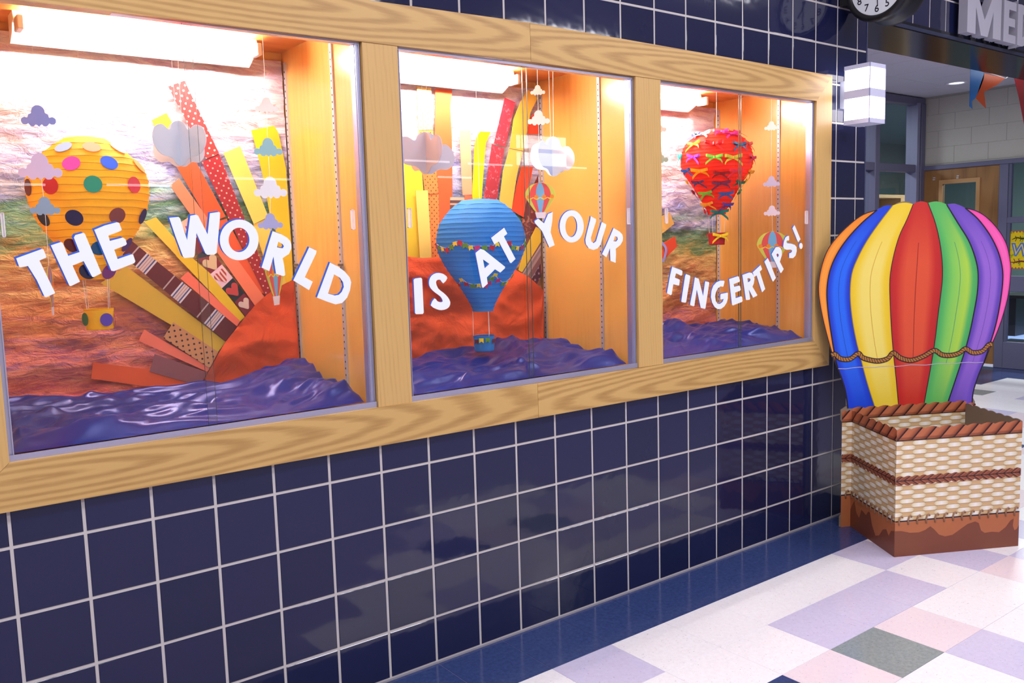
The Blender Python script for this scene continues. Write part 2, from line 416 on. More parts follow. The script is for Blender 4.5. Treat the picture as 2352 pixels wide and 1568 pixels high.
# downlight
P = flo(2197, 190, 3.277)
t = empty('recessed_downlight', (P.x, P.y, 3.277), 'small round recessed downlight in the alcove ceiling', 'ceiling light')
MB().lathe([(0.115, 0.0), (0.115, -0.008), (0.085, -0.008), (0.08, 0.0)], P, seg=28).build('trim_ring', M_white, t, smooth=True)
MB().lathe([(0.082, -0.002), (0.04, -0.004), (0.001, -0.004)], P, seg=24).build('lens', mat('downlight_lens', (0.8, 0.8, 0.85), 0.3, emis=(0.75, 0.78, 1.0), estr=1.6), t)
# grey window wall (parallel to the tile wall) and its glass
def mull(name, boxes, parent): 
    b = MB()
    for q in boxes: b.box(*q, b=0.006)
    return b.build(name, M_frame, parent)
w1 = empty('window_1', (9.5, YW, 0), 'tall grey metal window wall left of the alcove door'); w1['kind'] = 'structure'
for x in (8.2, 9.42, 10.46):
    mull('mullion', [(x-0.05, x+0.05, YW-0.07, YW+0.07, 0, 3.2)], w1)
for z in (2.41, 3.22, 0.3): mull('transom', [(8.0, XW-0.003, YW-0.06, YW+0.06, z-0.045, z+0.045)], w1)
MB().box(8.0, XW-0.01, YW+0.0, YW+0.008, 0.1, 3.2).build('pane', M_glass, w1)
MB().box(10.3, 10.36, YW-0.075, YW+0.07, 0.0, 3.2).build('side_trim', mat('frame_light', srgb(136, 138, 164), 0.4, .1), w1)
M_dim = mat('dim_room_wall', srgb(84, 92, 112), 0.9)
tag(MB().box(5.5, XW+0.02, 5.6, 5.7, 0, 3.3).box(5.4, 5.5, YW, 5.7, 0, 3.3).build('wall_room', M_dim), 'dim blue grey room wall behind the window', kind='structure')
# bookcase seen through that window
Pb = at(2052, 447, 4.2)
bc = empty('bookcase', (Pb.x, 4.2, 0), 'low light wood bookcase behind the tall grey window', 'bookcase')
M_lw = oak('light_wood', False, srgb(190, 160, 120), srgb(160, 126, 86))
hz = Pb.z
for nm, q in (('top', (Pb.x-.75, Pb.x+.42, 4.2, 4.55, hz-.05, hz)), ('side', (Pb.x-.75, Pb.x-.71, 4.21, 4.55, 0, hz-.05)), ('side', (Pb.x+.2, Pb.x+.42, 4.19, 4.55, 0, hz-.05)), ('back', (Pb.x-.71, Pb.x+.2, 4.52, 4.55, 0, hz-.05)),
              ('shelf', (Pb.x-.71, Pb.x+.2, 4.22, 4.52, hz-.42, hz-.39)), ('shelf', (Pb.x-.71, Pb.x+.2, 4.22, 4.52, hz-.8, hz-.77))):
    MB().box(*q, b=.004).build(nm, M_lw, bc)
# door in the block wall
DY0, DY1, DZ = 1.935, 2.84, 2.385
d1 = empty('door_1', (XW, DY1, 0), 'oak veneer door with a small window in a grey metal frame'); d1['kind'] = 'structure'
M_dw = oak('door_veneer', True, srgb(156, 112, 62), srgb(108, 72, 36), 0.45, 0.8, wsc=10)
yw0, yw1, zw = 2.20, 2.60, 2.205
MB().box(XW-0.005, XW+0.04, yw1, DY1, 0.035, DZ).box(XW-0.005, XW+0.04, DY0, yw0, 0.035, DZ).box(XW-0.005, XW+0.04, yw0, yw1, zw, DZ).box(XW-0.005, XW+0.04, yw0, yw1, 0.035, 1.2).build('slab', M_dw, d1)
MB().box(XW-0.02, XW+0.0, yw1-0.0, yw1+0.045, 1.16, zw+0.05).box(XW-0.02, XW+0.0, yw0-0.045, yw0, 1.16, zw+0.05).box(XW-0.02, XW+0.0, yw0, yw1, zw, zw+0.05).box(XW-0.02, XW+0.0, yw0, yw1, 1.16, 1.2).build('glazing_trim', mat('trim_wood', srgb(184, 140, 88), .5), d1)
MB().box(XW+0.012, XW+0.02, yw0, yw1, 1.2, zw).build('pane', M_glass, d1)
for y in (2.42, 2.71):
    MB().box(XW-0.012, XW-0.004, y-0.014, y+0.014, 2.285, 2.297).box(XW-0.012, XW-0.004, y-0.010, y+0.018, 2.262, 2.274).build('clip', M_steel, d1)
MB().box(XW-0.014, XW+0.0, DY1-0.002, DY1+0.012, 2.05, 2.19).build('hinge', M_steel, d1)
MB().box(XW-0.03, XW+0.0, DY1, YW, 0, 2.44, b=.005).box(XW-0.03, XW+0.0, 0.5, DY1, DZ, 2.44, b=.005).box(XW-0.03, XW+0.0, DY0-0.1, DY0, 0, DZ, b=.005).build('door_frame', M_frame, d1)
# window right of the door
w2_ = empty('window_2', (XW, 1.2, 0), 'grey framed window right of the alcove door'); w2_['kind'] = 'structure'
yl = DY0-0.1
zq = [on((2330, y_), Vector((1, 0, 0)), XW-.028).z for y_ in (498, 512, 634, 670, 786)]
MB().box(XW-0.028, XW+0.02, 0.5, yl, zq[1], zq[0], b=.005).build('rail', M_frame, w2_)
MB().box(XW-0.028, XW+0.02, 0.5, yl, zq[3], zq[2], b=.005).build('rail', M_frame, w2_)
MB().box(XW-0.028, XW+0.02, 0.5, yl, 0.0, zq[4], b=.005).build('panel', M_frame, w2_)
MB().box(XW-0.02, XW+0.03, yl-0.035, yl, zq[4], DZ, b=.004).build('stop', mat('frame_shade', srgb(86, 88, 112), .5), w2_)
for z0, z1 in ((zq[4], zq[3]), (zq[2], zq[1]), (zq[0], DZ)): MB().box(XW+0.008, XW+0.014, 0.5, yl-.03, z0, z1).build('pane', M_glass, w2_)
# room behind the block wall
tag(MB().box(16.4, 16.5, -2, 6, 0, 3.3).box(XW+.2, 16.5, 6.1, 6.2, 0, 3.3).box(XW+.2, 16.5, -2.1, -2, 0, 3.3).box(XW+.2, 16.5, -2, 6.2, 3.3, 3.35).build('wall_far_room', mat('far_room_wall', srgb(104, 122, 116), 0.9)), 'dim grey green walls of the room behind the door', kind='structure')
area('side_room_fill', (8.6, 4.2, 3.2), 0.6, 0.6, 40, (0.8, 0.9, 1.0))  # added unseen fill, brightens the room behind the window wall
area('far_room_fill', (13.0, 2.0, 3.2), 0.5, 0.5, 210, (0.9, 1.0, 1.0))  # fill light with no visible fixture, added so the door glass looks lit
tag(MB().box(XW+.25, 16.4, -2, 6.1, 0.0, 0.006).build('floor_far_room', mat('blue_carpet', srgb(120, 140, 190), .95)), 'pale blue carpet of the far room', kind='structure')
# dark desk and stool base glimpsed through the low pane
Pd = on((2340, 730), Vector((1, 0, 0)), 12.2)
dk = empty('desk', (12.2, Pd.y, 0), 'dark desk seen through the low pane beside the door', 'desk')
MB().box(12.0, 12.7, Pd.y-.9, Pd.y+.22, .72, .76, b=.004).build('top', M_black, dk)
MB().box(12.15, 12.6, Pd.y+.02, Pd.y+.18, .2, .72).build('pedestal', M_black, dk)
for yy in (-.12, -.8): MB().tube([(12.3, Pd.y+yy, 0.006), (12.3, Pd.y+yy, .72)], .02).build('leg', M_steel, dk)
MB().box(12.15, 12.45, Pd.y-.9, Pd.y+.2, .1, .13).build('foot_rail', M_black, dk)
# welcome poster in the window
def pw(x, y, X=XW+0.004): return on((x, y), Vector((1, 0, 0)), X)
pa, pb_ = pw(2318, 531), pw(2318, 617)
pt = empty('welcome_poster', (XW+.004, pa.y, pb_.z), 'yellow welcome poster with a zigzag border in the window by the door', 'poster')
yA, zA, zB = pa.y+0.005, pa.z, pb_.z; pwid = 0.78
frp = (Vector((XW+0.007, yA, zB)), Vector((0, -1, 0)), Vector((0, 0, 1)), Vector((-1, 0, 0)))
ph = zA-zB
def fr_off(fr, d): return (fr[0]+fr[3]*d, fr[1], fr[2], fr[3])
MB().prism([[(0, 0), (pwid, 0), (pwid, ph), (0, ph)]], frp, 0.002).build('sheet', floral('poster_yellow', srgb(226, 196, 20), srgb(150, 160, 30), 9, .58), pt)
zz = MB(); zy = MB()
nz = 22
for k in range(nz):
    a = pwid*k/nz; b = pwid*(k+1)/nz; h_ = ph*0.05
    zz.prism([[(a, ph), ((a+b)/2, ph-h_), (b, ph)]], fr_off(frp, .002), .0006); zy.prism([[(a, 0), (b, 0), ((a+b)/2, h_)]], fr_off(frp, .002), .0006)
zm = mat('poster_red', srgb(190, 70, 40), .6); zz.build('zigzag_border', zm, pt); zy.build('zigzag_border', zm, pt)
def textmesh(body, size, fr, th, bold=0.0, shear=0.0):
    c = bpy.data.curves.new('txt', 'FONT'); c.body = body; c.size = size; c.offset = bold; c.extrude = th/2; c.shear = shear
    o = bpy.data.objects.new('txt', c); COL.objects.link(o); dg = bpy.context.evaluated_depsgraph_get()
    me = bpy.data.meshes.new_from_object(o.evaluated_get(dg)); bpy.data.objects.remove(o); bpy.data.curves.remove(c)
    O, U, V, N = fr
    v = [O + U*p.co.x + V*p.co.y + N*(p.co.z+th/2) for p in me.vertices]; f = [tuple(p.vertices) for p in me.polygons]
    bpy.data.meshes.remove(me); return v, f
def text(name, body, size, fr, th, mt, parent, **k):
    v, f = textmesh(body, size, fr, th, **k); return obj(name, v, f, mt, parent)
wfr = (frp[0]+frp[1]*0.03+frp[2]*(ph*0.36)-frp[0]*0, frp[1], frp[2], frp[3])
text('lettering_edge', 'Welcome', 0.19, fr_off(wfr, .002), .001, mat('poster_blue', srgb(60, 110, 190), .6), pt, bold=0.012, shear=.15)
text('lettering', 'Welcome', 0.19, fr_off(wfr, .003), .001, mat('poster_gold', srgb(214, 190, 110), .6), pt, bold=-0.002, shear=.15)
def squiggle(cx, cz, s_, flip=1):
    p = [(cx-.10*s_, cz-.01*s_), (cx-.05*s_, cz+.012*s_*flip), (cx, cz), (cx+.05*s_, cz+.004*s_*flip), (cx+.085*s_, cz+.03*s_*flip), (cx+.11*s_, cz+.01*s_), (cx+.09*s_, cz-.006*s_)]
    p = smooth_loop(p, 5, False); b = MB(); O = frp[0]+frp[3]*0.003
    b.tube([O+frp[1]*q[0]+frp[2]*q[1] for q in p], [0.003+0.010*s_*math.sin(PI*min(1, i/len(p)*1.3))*0.6 for i in range(len(p))], 6)
    for lx, lz in ((-.05, .03), (-.05, -.03), (0, .03), (0, -.03)):
        b.tube([O+frp[1]*(cx+lx*s_)+frp[2]*cz, O+frp[1]*(cx+(lx-.015)*s_)+frp[2]*(cz+lz*s_)], .004, 5)
    return b
squiggle(.14, ph*.80, 1.0).build('lizard_print', mat('poster_dark', srgb(60, 60, 20), .6), pt); squiggle(.13, ph*.2, 1.0, -1).build('lizard_print', mat('poster_maroon', srgb(120, 30, 50), .6), pt)

# pennant bunting inside the alcove
Yb = 0.55
def pennant(pts, colr, label, name='pennant'):
    b = MB(); q = w2(pts, Yb); n = len(q); b.prism([q], wallframe(Yb), .002)
    o = b.build(name, mat('pennant_'+label.split()[0], srgb(*colr), .35)); tag(o, label, 'pennant', None); return o
e0, e1 = at(2180, 172, Yb+.004), at(2372, 138, Yb+.004)
o = MB().tube([at(2215, 148, Yb+.003), at(2310, 180, Yb+.003), at(2330, 166, Yb+.003), at(2372, 148, Yb+.003)], .003).build('bunting_cord', M_string); tag(o, 'thin cord of the pennants hung across the alcove opening', 'cord')
pennant([(2229, 150), (2260, 168), (2259, 180), (2252, 200), (2240, 225), (2231, 233), (2233, 250), (2226, 244), (2227, 210)], (36, 120, 200), 'blue swallowtail pennant hanging left of the orange one')
pennant([(2260, 168), (2308, 180), (2290, 195), (2260, 211), (2264, 249), (2255, 240), (2241, 226), (2249, 200)], (214, 84, 24), 'orange pennant hanging beside the blue one under the soffit')
pennant([(2326, 166), (2352, 160), (2384, 150), (2380, 300), (2366, 330), (2352, 286), (2340, 225)], (170, 30, 44), 'glossy red pennant cut by the right picture edge')

# ------------------------------------------------------------------ display case
DEP = 0.655
CZ0, CZ1, CT = 1.048, 2.335, 2.42
BX = [(0.03, 1.197), (1.340, 2.531), (2.691, 3.886)]
case = empty('display_case', (1.95, 0, FZ0), 'oak framed built-in display case with three lit bays and sliding glass', 'display case')
YF = -0.022
def board(name, pts, y0, y1, m, heart=None):
    b = MB(); b.prism([pts], (Vector((0, y1, 0)), Vector((1, 0, 0)), Vector((0, 0, 1)), Vector((0, -1, 0))), y1-y0); o = b.build(name, m, case)
    if heart: o.data.transform(Matrix.Translation((-heart[0], 0, -heart[1]))); o.location = (heart[0], 0, heart[1])   # origin on the heart of the grain
    return o
SEAM = 1.945
board('top_rail', [(FX0, 2.318), (SEAM-.0008, CZ1+.003), (SEAM-.0008, 2.488), (FX0, 2.445)], YF, 0.03, M_oak_h, (.75, 2.43))
board('top_rail', [(SEAM+.0008, CZ1+.003), (3.886, 2.331), (FX1, 2.474), (SEAM+.0008, 2.488)], YF, 0.03, M_oak_h, (3.05, 2.40))
board('bottom_rail', [(FX0, FZ0+.008), (SEAM-.008, FZ0), (SEAM-.008, CZ0), (0.03, CZ0+.004)], YF, 0.03, M_oak_h, (.10, .995))
board('bottom_rail', [(SEAM-.0064, FZ0), (FX1, FZ0-.004), (3.886, CZ0), (SEAM-.0064, CZ0)], YF, 0.03, M_oak_h, (3.2, .94))
board('stile', [(FX0, FZ0+.009), (0.03, CZ0+.005), (0.03, 2.322), (FX0, 2.317)], YF+.0006, 0.03, M_oak_v)
board('stile', [(1.200, CZ0+.001), (1.340, CZ0+.001), (1.340, 2.334), (1.200, 2.333)], YF+.003, 0.03, M_oak_v)
board('stile', [(2.533, CZ0+.001), (2.691, CZ0+.001), (2.691, 2.336), (2.533, 2.336)], YF+.003, 0.03, M_oak_v)
board('stile', [(3.8868, CZ0), (FX1, FZ0-.003), (FX1, 2.473), (3.8868, 2.3304)], YF+.0006, 0.03, M_oak_v)
MB().box(-.1, 4.0, .031, .69, 1.02, CZ0-.002).build('case_bottom', M_maple, case)
MB().box(-.1, 4.0, .031, .70, CT, CT+.02).build('case_ceiling', oak('maple_ceiling', False, srgb(232, 150, 70), srgb(190, 104, 40), 0.35, .5), case)
MB().box(-.1, 4.0, DEP+.02, .71, CZ0-.002, CT).build('case_back', M_maple, case)
MB().box(-.1, 0.015, .031, DEP+.02, CZ0, CT).build('side_panel', M_maple, case)
for (l, r), nxt in zip(BX[:2], (1.340, 2.691)): MB().box(r+.003, nxt-.015, .031, DEP+.02, CZ0, CT).build('divider', M_maple, case)
MB().box(3.889, 3.985, .031, DEP+.02, CZ0, CT).build('side_panel', M_maple, case)
# slotted shelf standards on the right side panels
for bi, (l, r) in enumerate(BX):
    for y in (0.215, 0.634):
        sd = MB().box(r-.0045, r+.003, y-.008, y+.008, CZ0+.012, 2.375).build('shelf_standard', M_steel, case)
        sl = MB(); z = 1.09
        while z < 2.36: sl.box(r-.0055, r-.0044, y-.0022, y+.0022, z, z+.007); z += .0254
        sl.build('slots', M_shadow, sd)['kind'] = 'stuff'
    if bi == 0:
        for y in (.19, .60):
            z = side_z = 1.563
            MB().box(r-.014, r-.005, y-.0, y+.03, z-.004, z+.004).build('shelf_clip', mat('clip_steel', srgb(120, 116, 110), .4, .6), case)
# aluminium tracks, channels, glass
MIDS = [at(458, 500, .01).x, at(1213, 500, .01).x, at(1700, 500, .01).x]
pulls = [((0, 488, 14, 545), (805, 481, 816, 527)), ((935, 478, 946, 523), (1440, 478, 1450, 515)), ((1527, 478, 1534, 513), (1849, 484, 1855, 514))]
M_pull = mat('clear_pull', srgb(236, 226, 232), .2)
M_pull_c = bpy.data.materials.new('clear_plastic'); M_pull_c.use_nodes = True
_n, _l = nt(M_pull_c); _t = _n.new('ShaderNodeBsdfTransparent'); _m = _n.new('ShaderNodeMixShader'); _m.inputs[0].default_value = .35
_n['Principled BSDF'].inputs['Base Color'].default_value = (.9, .85, .88, 1); _l.new(_t.outputs[0], _m.inputs[1]); _l.new(_n['Principled BSDF'].outputs[0], _m.inputs[2]); _l.new(_m.outputs[0], _n['Material Output'].inputs[0])
for bi, (l, r) in enumerate(BX):
    MB().box(l, r, -.012, .028, CZ0+.001, CZ0+.014).box(l, r, -.012, -.008, CZ0+.014, CZ0+.022).build('sill_track', M_alu, case)
    MB().box(l, r, -.004, .028, CZ1-.012, CZ1-.002).build('head_track', M_alu, case)
    for a, b in ((l, l+.016), (r-.020, r)):
        q = MB().box(a, b, .0, .03, CZ0+.014, CZ1-.002)
        q.box(a+.002, a+.004, -.006, .0, CZ0+.014, CZ1-.002).box(b-.004, b-.002, -.006, .0, CZ0+.014, CZ1-.002).build('side_channel', M_alu, case)
    mid = MIDS[bi]; hw = .016
    for k, (a, b, y) in enumerate(((l+.010, mid+hw, .016), (mid-hw, r-.012, .004))):
        z0, z1 = CZ0+.012, CZ1-.006
        v = [(a, y, z0), (b, y, z0), (b, y+.005, z0), (a, y+.005, z0), (a, y, z1), (b, y, z1), (b, y+.005, z1), (a, y+.005, z1)]
        pn = obj('glass_pane', v, [(0, 1, 5, 4), (2, 3, 7, 6), (1, 2, 6, 5), (3, 0, 4, 7), (3, 2, 1, 0), (4, 5, 6, 7)], [M_glass, M_gedge], case, fm=[0, 0, 1, 1, 1, 1])
        x0, y0, x1, y1 = pulls[bi][k]; A, B = at(x0, y0, y-.002), at(x1, y1, y-.002)
        xa, xb, za, zb = A.x, B.x, B.z, A.z; c = .0022
        pl = MB().box(xa, xb, y-.004, y-.0006, za, za+c).box(xa, xb, y-.004, y-.0006, zb-c, zb).box(xa, xa+c, y-.004, y-.0006, za, zb).box(xb-c, xb, y-.004, y-.0006, za, zb)
        fp = pl.build('finger_pull', M_pull, pn)
        MB().box(xa+c, xb-c, y-.0016, y-.0006, za+c, zb-c).build('finger_pull_insert', M_pull_c, pn)

# fluorescent fixtures
M_tube = mat('fluorescent_tube', (1, 1, 1), .5, emis=(1.0, 0.965, 0.97), estr=CASE_E)
M_hous = mat('fixture_white', srgb(235, 232, 232), .35)
fx = [(0.215, 1.03), (1.39, 2.26), (2.73, 3.57)]
fl_lab = ['bright fluorescent strip light in the first bay with yellow lantern', 'bright fluorescent strip light in the middle bay with blue lantern', 'bright fluorescent strip light in the third bay with red lantern']
for (a, b), lab in zip(fx, fl_lab):
    yc = .50
    t = empty('strip_light', ((a+b)/2, yc, CT), lab, 'light fixture', 'strip lights inside the case')
    MB().prism([[(yc+.10, 2.335), (yc+.085, CT), (yc+.0, CT), (yc-.01, 2.392), (yc+.02, 2.385), (yc+.03, 2.362), (yc+.09, 2.332)]], (Vector((b, 0, 0)), Vector((0, 1, 0)), Vector((0, 0, 1)), Vector((-1, 0, 0))), b-a).build('housing', M_hous, t)
    MB().tube([(a+.025, yc-.040, 2.372), (b-.025, yc-.040, 2.372)], .0135, 14).build('tube', M_tube, t, smooth=True)
    for x in (a+.003, b-.023): MB().box(x, x+.020, yc-.060, yc+.010, 2.352, 2.396, b=.003).build('socket', M_steel, t)

# ------------------------------------------------------------------ painted backdrops
def sky_paper():
    m = mat('painted_sunset_paper', (.8, .5, .3), 0.55, spec=.35)
    tc = node(m, 'ShaderNodeTexCoord'); sp = node(m, 'ShaderNodeSeparateXYZ'); m.node_tree.links.new(tc.outputs['Object'], sp.inputs[0])
    v = coords(m, 'Object', (0.9, 1, 5.0)); v2 = coords(m, 'Object', (1.6, 1, 9.0))
    n1 = noisetex(m, v, 2.2, 5, .6, 1.2); n2 = noisetex(m, v2, 3.0, 6, .65, 1.5)
    z = mathn(m, 'ADD', sp.outputs[2], mathn(m, 'MULTIPLY', mathn(m, 'SUBTRACT', n1, .5), .42))
    f = mathn(m, 'DIVIDE', mathn(m, 'SUBTRACT', z, 1.02), 1.4)
    A = [(.05, (216, 92, 70)), (.14, (234, 136, 112)), (.20, (222, 120, 104)), (.28, (236, 150, 84)), (.37, (232, 178, 108)), (.45, (232, 198, 122)), (.49, (150, 164, 104)), (.54, (112, 158, 122)), (.60, (196, 204, 228)), (.68, (216, 216, 240)), (.79, (234, 226, 230)), (.92, (240, 228, 230))]
    B = [(.05, (186, 68, 76)), (.14, (196, 92, 106)), (.20, (160, 92, 122)), (.28, (214, 120, 68)), (.37, (196, 128, 80)), (.45, (190, 150, 76)), (.49, (100, 132, 78)), (.54, (70, 122, 104)), (.60, (132, 146, 196)), (.68, (150, 150, 206)), (.79, (190, 166, 166)), (.92, (214, 180, 200))]
    ca_ = ramp(m, f, [(p, srgb(*c)) for p, c in A]); cb_ = ramp(m, f, [(p, srgb(*c)) for p, c in B])
    c = mixc(m, ramp(m, n2, [(.43, (0, 0, 0)), (.58, (1, 1, 1))]), ca_, cb_)
    n3 = noisetex(m, v2, 5.0, 4, .6, 2.0); c = mixc(m, mathn(m, 'MULTIPLY', ramp(m, n3, [(.58, (0, 0, 0)), (.7, (1, 1, 1))]), .35), c, srgb(240, 196, 150))
    setin(m, 'Base Color', c)
    vb = coords(m, 'Object', (1, 1, 2.2)); bump(m, noisetex(m, vb, 17, 6, .62, 1.0), .8, .02); return m
M_sky = sky_paper()
def ridge(x, z, s_, o=0.0):
    q = 0; a = 1.0
    for k in range(3):
        q += a*(1-abs(2*noise.noise(Vector((x*s_+o, z*s_*1.9, o*1.7+k*5)))))
        s_ *= 2.1; a *= .5
    return q/1.75
def crumpled(name, x0, x1, z0, z1, Y, amp, m, nx=90, nz=100, seed=0.0):
    v = []; f = []
    for j in range(nz+1):
        for i in range(nx+1):
            x = x0+(x1-x0)*i/nx; z = z0+(z1-z0)*j/nz
            v.append((x, Y-amp*ridge(x, z, 3.4, seed), z))
    for j in range(nz):
        for i in range(nx):
            a = j*(nx+1)+i; f.append((a, a+1, a+nx+2, a+nx+1))
    return obj(name, v, f, m, smooth=True)
YB = DEP+.012
bl_ = ['crumpled paper painted as a sunset sky behind the yellow lantern', 'crumpled paper painted as a sunset sky behind the blue lantern', 'crumpled paper painted as a sunset sky behind the red lantern']
for i, ((l, r), lab) in enumerate(zip(BX, bl_)):
    o = crumpled('painted_backdrop', l+.0, r-.006, CZ0+.005, 2.385, YB, .022, M_sky, seed=i*3.1)
    if i == 2:                                 # the same painted bands sit lower in the third bay
        o.data.transform(Matrix.Translation((0, 0, .13))); o.location.z = -.13
    tag(o, lab, 'backdrop', 'painted paper backdrops')

# ------------------------------------------------------------------ paper sun and rays on the back wall
YR = DEP-.012                                  # plane of the rays, in front of the crumpled paper
cA = lambda p: (300+p[0]/3.92, 160+p[1]/3.92)
cB = lambda p: (200+p[0]/3.734, 500+p[1]/3.734)
cC = lambda p: (910+p[0]/3.7333, 180+p[1]/3.7333)
c3 = lambda p: (930+p[0]/4.523, 460+p[1]/4.523)
c6 = lambda p: (1500+p[0]/4.75, 270+p[1]/4.75)
M_sun = papermat('orange_crumpled_paper', srgb(218, 82, 34), .65, crumple=.6, cscale=7)
def flatsheet(name, pix, Y, m, label, cat, group, bulge=0.0, n=26, ang=None, th=.0015):
    """paper piece pinned on the back wall: real outline, thin, slightly bowed"""
    q = w2(pix, Y)
    # direction of the strip (longest edge) for the printed pattern
    best = max(range(len(q)), key=lambda i: (Vector(q[i])-Vector(q[(i+1) % len(q)])).length) if ang is None else None
    d = (Vector(q[(best+1) % len(q)])-Vector(q[best])).normalized() if ang is None else Vector((math.cos(ang), math.sin(ang)))
    o0 = Vector(q[best if best is not None else 0])
    b = MB(); b.prism([q], wallframe(Y), th)
    uv = []
    for p in b.v:
        r_ = Vector((p[0], p[2])) - o0; uv.append((r_.x*-d.y+r_.y*d.x, r_.dot(d)))
    o = obj(name, b.v, b.f, m, uv=uv)
    if cat: tag(o, label, cat, group)
    return o
def sunpiece(pix, label, x0, x1, z0, z1, seed):
    q = w2(pix, YR-.016); b = MB()
    import mathutils.geometry as g
    nx, nz = 70, 60; inside = lambda x, z: sum(((a[1] > z) != (c[1] > z)) and (x < (c[0]-a[0])*(z-a[1])/(c[1]-a[1])+a[0]) for a, c in zip(q, q[1:]+q[:1])) % 2 == 1
    pts = [Vector(p) for p in q]; ne = len(pts)
    for j in range(nz+1):
        for i in range(nx+1):
            x = x0+(x1-x0)*i/nx; z = z0+(z1-z0)*j/nz
            if inside(x, z) and min((Vector((x, z))-p).length for p in pts) > .006: pts.append(Vector((x, z)))
    vs, es, fs, *_ = g.delaunay_2d_cdt(pts, [(i, (i+1) % ne) for i in range(ne)], [], 1, 1e-5)
    v = [(p.x, YR-.010-.026*ridge(p.x, p.y, 2.6, seed), p.y) for p in vs]
    f = [tuple(reversed(t)) if (vs[t[1]]-vs[t[0]]).cross(vs[t[2]]-vs[t[0]]) < 0 else tuple(t) for t in fs]
    o = obj('paper_sun', v, f, M_sun, smooth=True); tag(o, label, 'paper sun', 'orange paper suns'); return o
s1 = [cB(p) for p in smooth_loop([(1700, 555), (1590, 622), (1440, 745), (1290, 925), (1185, 1063), (1110, 1175), (1050, 1290), (1000, 1400), (955, 1545)], 3, False)] + [cB((940, 1640)), cB((1830, 1560)), cB((1800, 1000)), cB((1765, 535))]
sunpiece(s1, 'orange crumpled paper sun rising at right of the first bay', .4, 1.3, .95, 1.75, .7)
s2 = [c3(p) for p in [(10, 582), (180, 598), (350, 590), (560, 575), (760, 570), (900, 600)]] + [c3(p) for p in smooth_loop([(1000, 640), (1160, 725), (1280, 805), (1390, 905), (1425, 938)], 3, False)] + [(1246, 830), (1240, 880), (925, 930)]
sunpiece(s2, 'orange crumpled paper sun filling the lower middle bay', 1.3, 2.6, .95, 1.75, 2.9)

RG = 'paper and fabric sun rays'
def ray_(pix, m, label, lift=0, name='sun_ray', cat='sun ray', **k): return flatsheet(name, pix, YR-.0025*lift, m, label, cat, RG, **k)
M_pol1 = dotted('red_polka', srgb(208, 50, 48), srgb(246, 226, 190), .030, .13)
M_pol2 = dotted('dark_red_polka', srgb(150, 30, 40), srgb(226, 180, 160), .030, .11)
M_tan = dotted('tan_pin_dots', srgb(196, 140, 96), srgb(44, 36, 56), .030, .13)
M_peg = dotted('orange_pin_dots', srgb(232, 132, 60), srgb(110, 44, 14), .026, .12)
M_pegl = dotted('yellow_pin_dots', srgb(246, 206, 120), srgb(186, 130, 60), .026, .10)
M_ticking = striped('maroon_ticking', .165, [(0, srgb(88, 26, 36)), (.17, srgb(176, 160, 160)), (.20, srgb(88, 26, 36)), (.40, srgb(206, 196, 200)), (.44, srgb(60, 70, 120)), (.47, srgb(200, 180, 176)), (.51, srgb(140, 100, 110)), (.52, srgb(200, 180, 176)), (.57, srgb(140, 100, 110)), (.58, srgb(200, 180, 176)), (.62, srgb(60, 70, 120)), (.65, srgb(206, 196, 200)), (.69, srgb(88, 26, 36))])
M_mauve = striped('mauve_stripes', .06, [(0, srgb(126, 84, 84)), (.28, srgb(170, 140, 140)), (.5, srgb(140, 120, 124)), (.72, srgb(186, 164, 160)), (.86, srgb(120, 86, 90))], 0)
M_brown = striped('brown_stripes', .055, [(0, srgb(110, 70, 64)), (.35, srgb(206, 160, 130)), (.5, srgb(90, 60, 60)), (.75, srgb(220, 180, 150))], 1)
M_lace = floral('red_lace_fabric', srgb(166, 44, 60), srgb(198, 120, 128), 26, .60)
M_flor = floral('maroon_floral', srgb(106, 32, 34), srgb(176, 110, 84), 16, .60)
M_plum = dotted('plum_spots', srgb(76, 30, 54), srgb(150, 120, 140), .04, .14)
# bay 1
ray_([cA((188, 455)), cA((322, 388)), cA((470, 650)), cA((330, 740))], paper((238, 150, 40)), 'short orange ray tip above the first grey cloud', 1)
ray_([cA((330, 730)), cA((515, 695)), cA((855, 1320)), cA((715, 1385))], paper((232, 84, 34)), 'deep orange paper ray left of the red polka dot one', 2)
ray_([cA((715, 1380)), cA((862, 1340)), cB((1530, 655)), cB((1400, 610)), cB((1150, 110))], paper((226, 88, 44)), 'lower orange paper ray behind letter O, touching the sun', 1)
ray_([cA((337, 150)), cA((485, 98)), cA((795, 752)), cA((680, 800))], M_pol1, 'bright red polka dot ray, the highest in the first bay', 4)
ray_([cA((640, 830)), cA((795, 755)), cB((1590, 622)), cB((1528, 665))], M_pol2, 'dark red polka dot ray running down to the sun', 3)
ray_([cA((355, 1045)), cA((435, 978)), cB((1522, 682)), cB((1438, 752))], paper((242, 128, 92)), 'salmon orange paper ray crossing behind letters W and O', 3)
ray_([cB((490, 35)), cB((590, -5)), cB((905, 345)), cB((770, 330))], paper((222, 186, 60)), 'yellow paper ray right of the yellow lantern', 1)
ray_([cB((760, 325)), cB((850, 300)), cB((1060, 480)), cB((1352, 850)), cB((1305, 893)), cB((900, 470))], paper((226, 190, 36), rough=.4), 'shiny yellow ray left of the heart patches', 2)
ray_([cB((800, 520)), cB((865, 460)), cB((1312, 885)), cB((1283, 932))], paper((240, 118, 92)), 'salmon ray between striped and shiny yellow rays', 3)
ray_([cB((300, 320)), cB((385, 200)), cB((1287, 932)), cB((1188, 1060))], M_ticking, 'maroon ray with navy and cream ticking stripes', 5)
ray_([cB((115, 560)), cB((335, 415)), cB((1190, 1062)), cB((1118, 1155))], paper((206, 172, 58)), 'broad olive yellow ray beneath the striped one', 3)
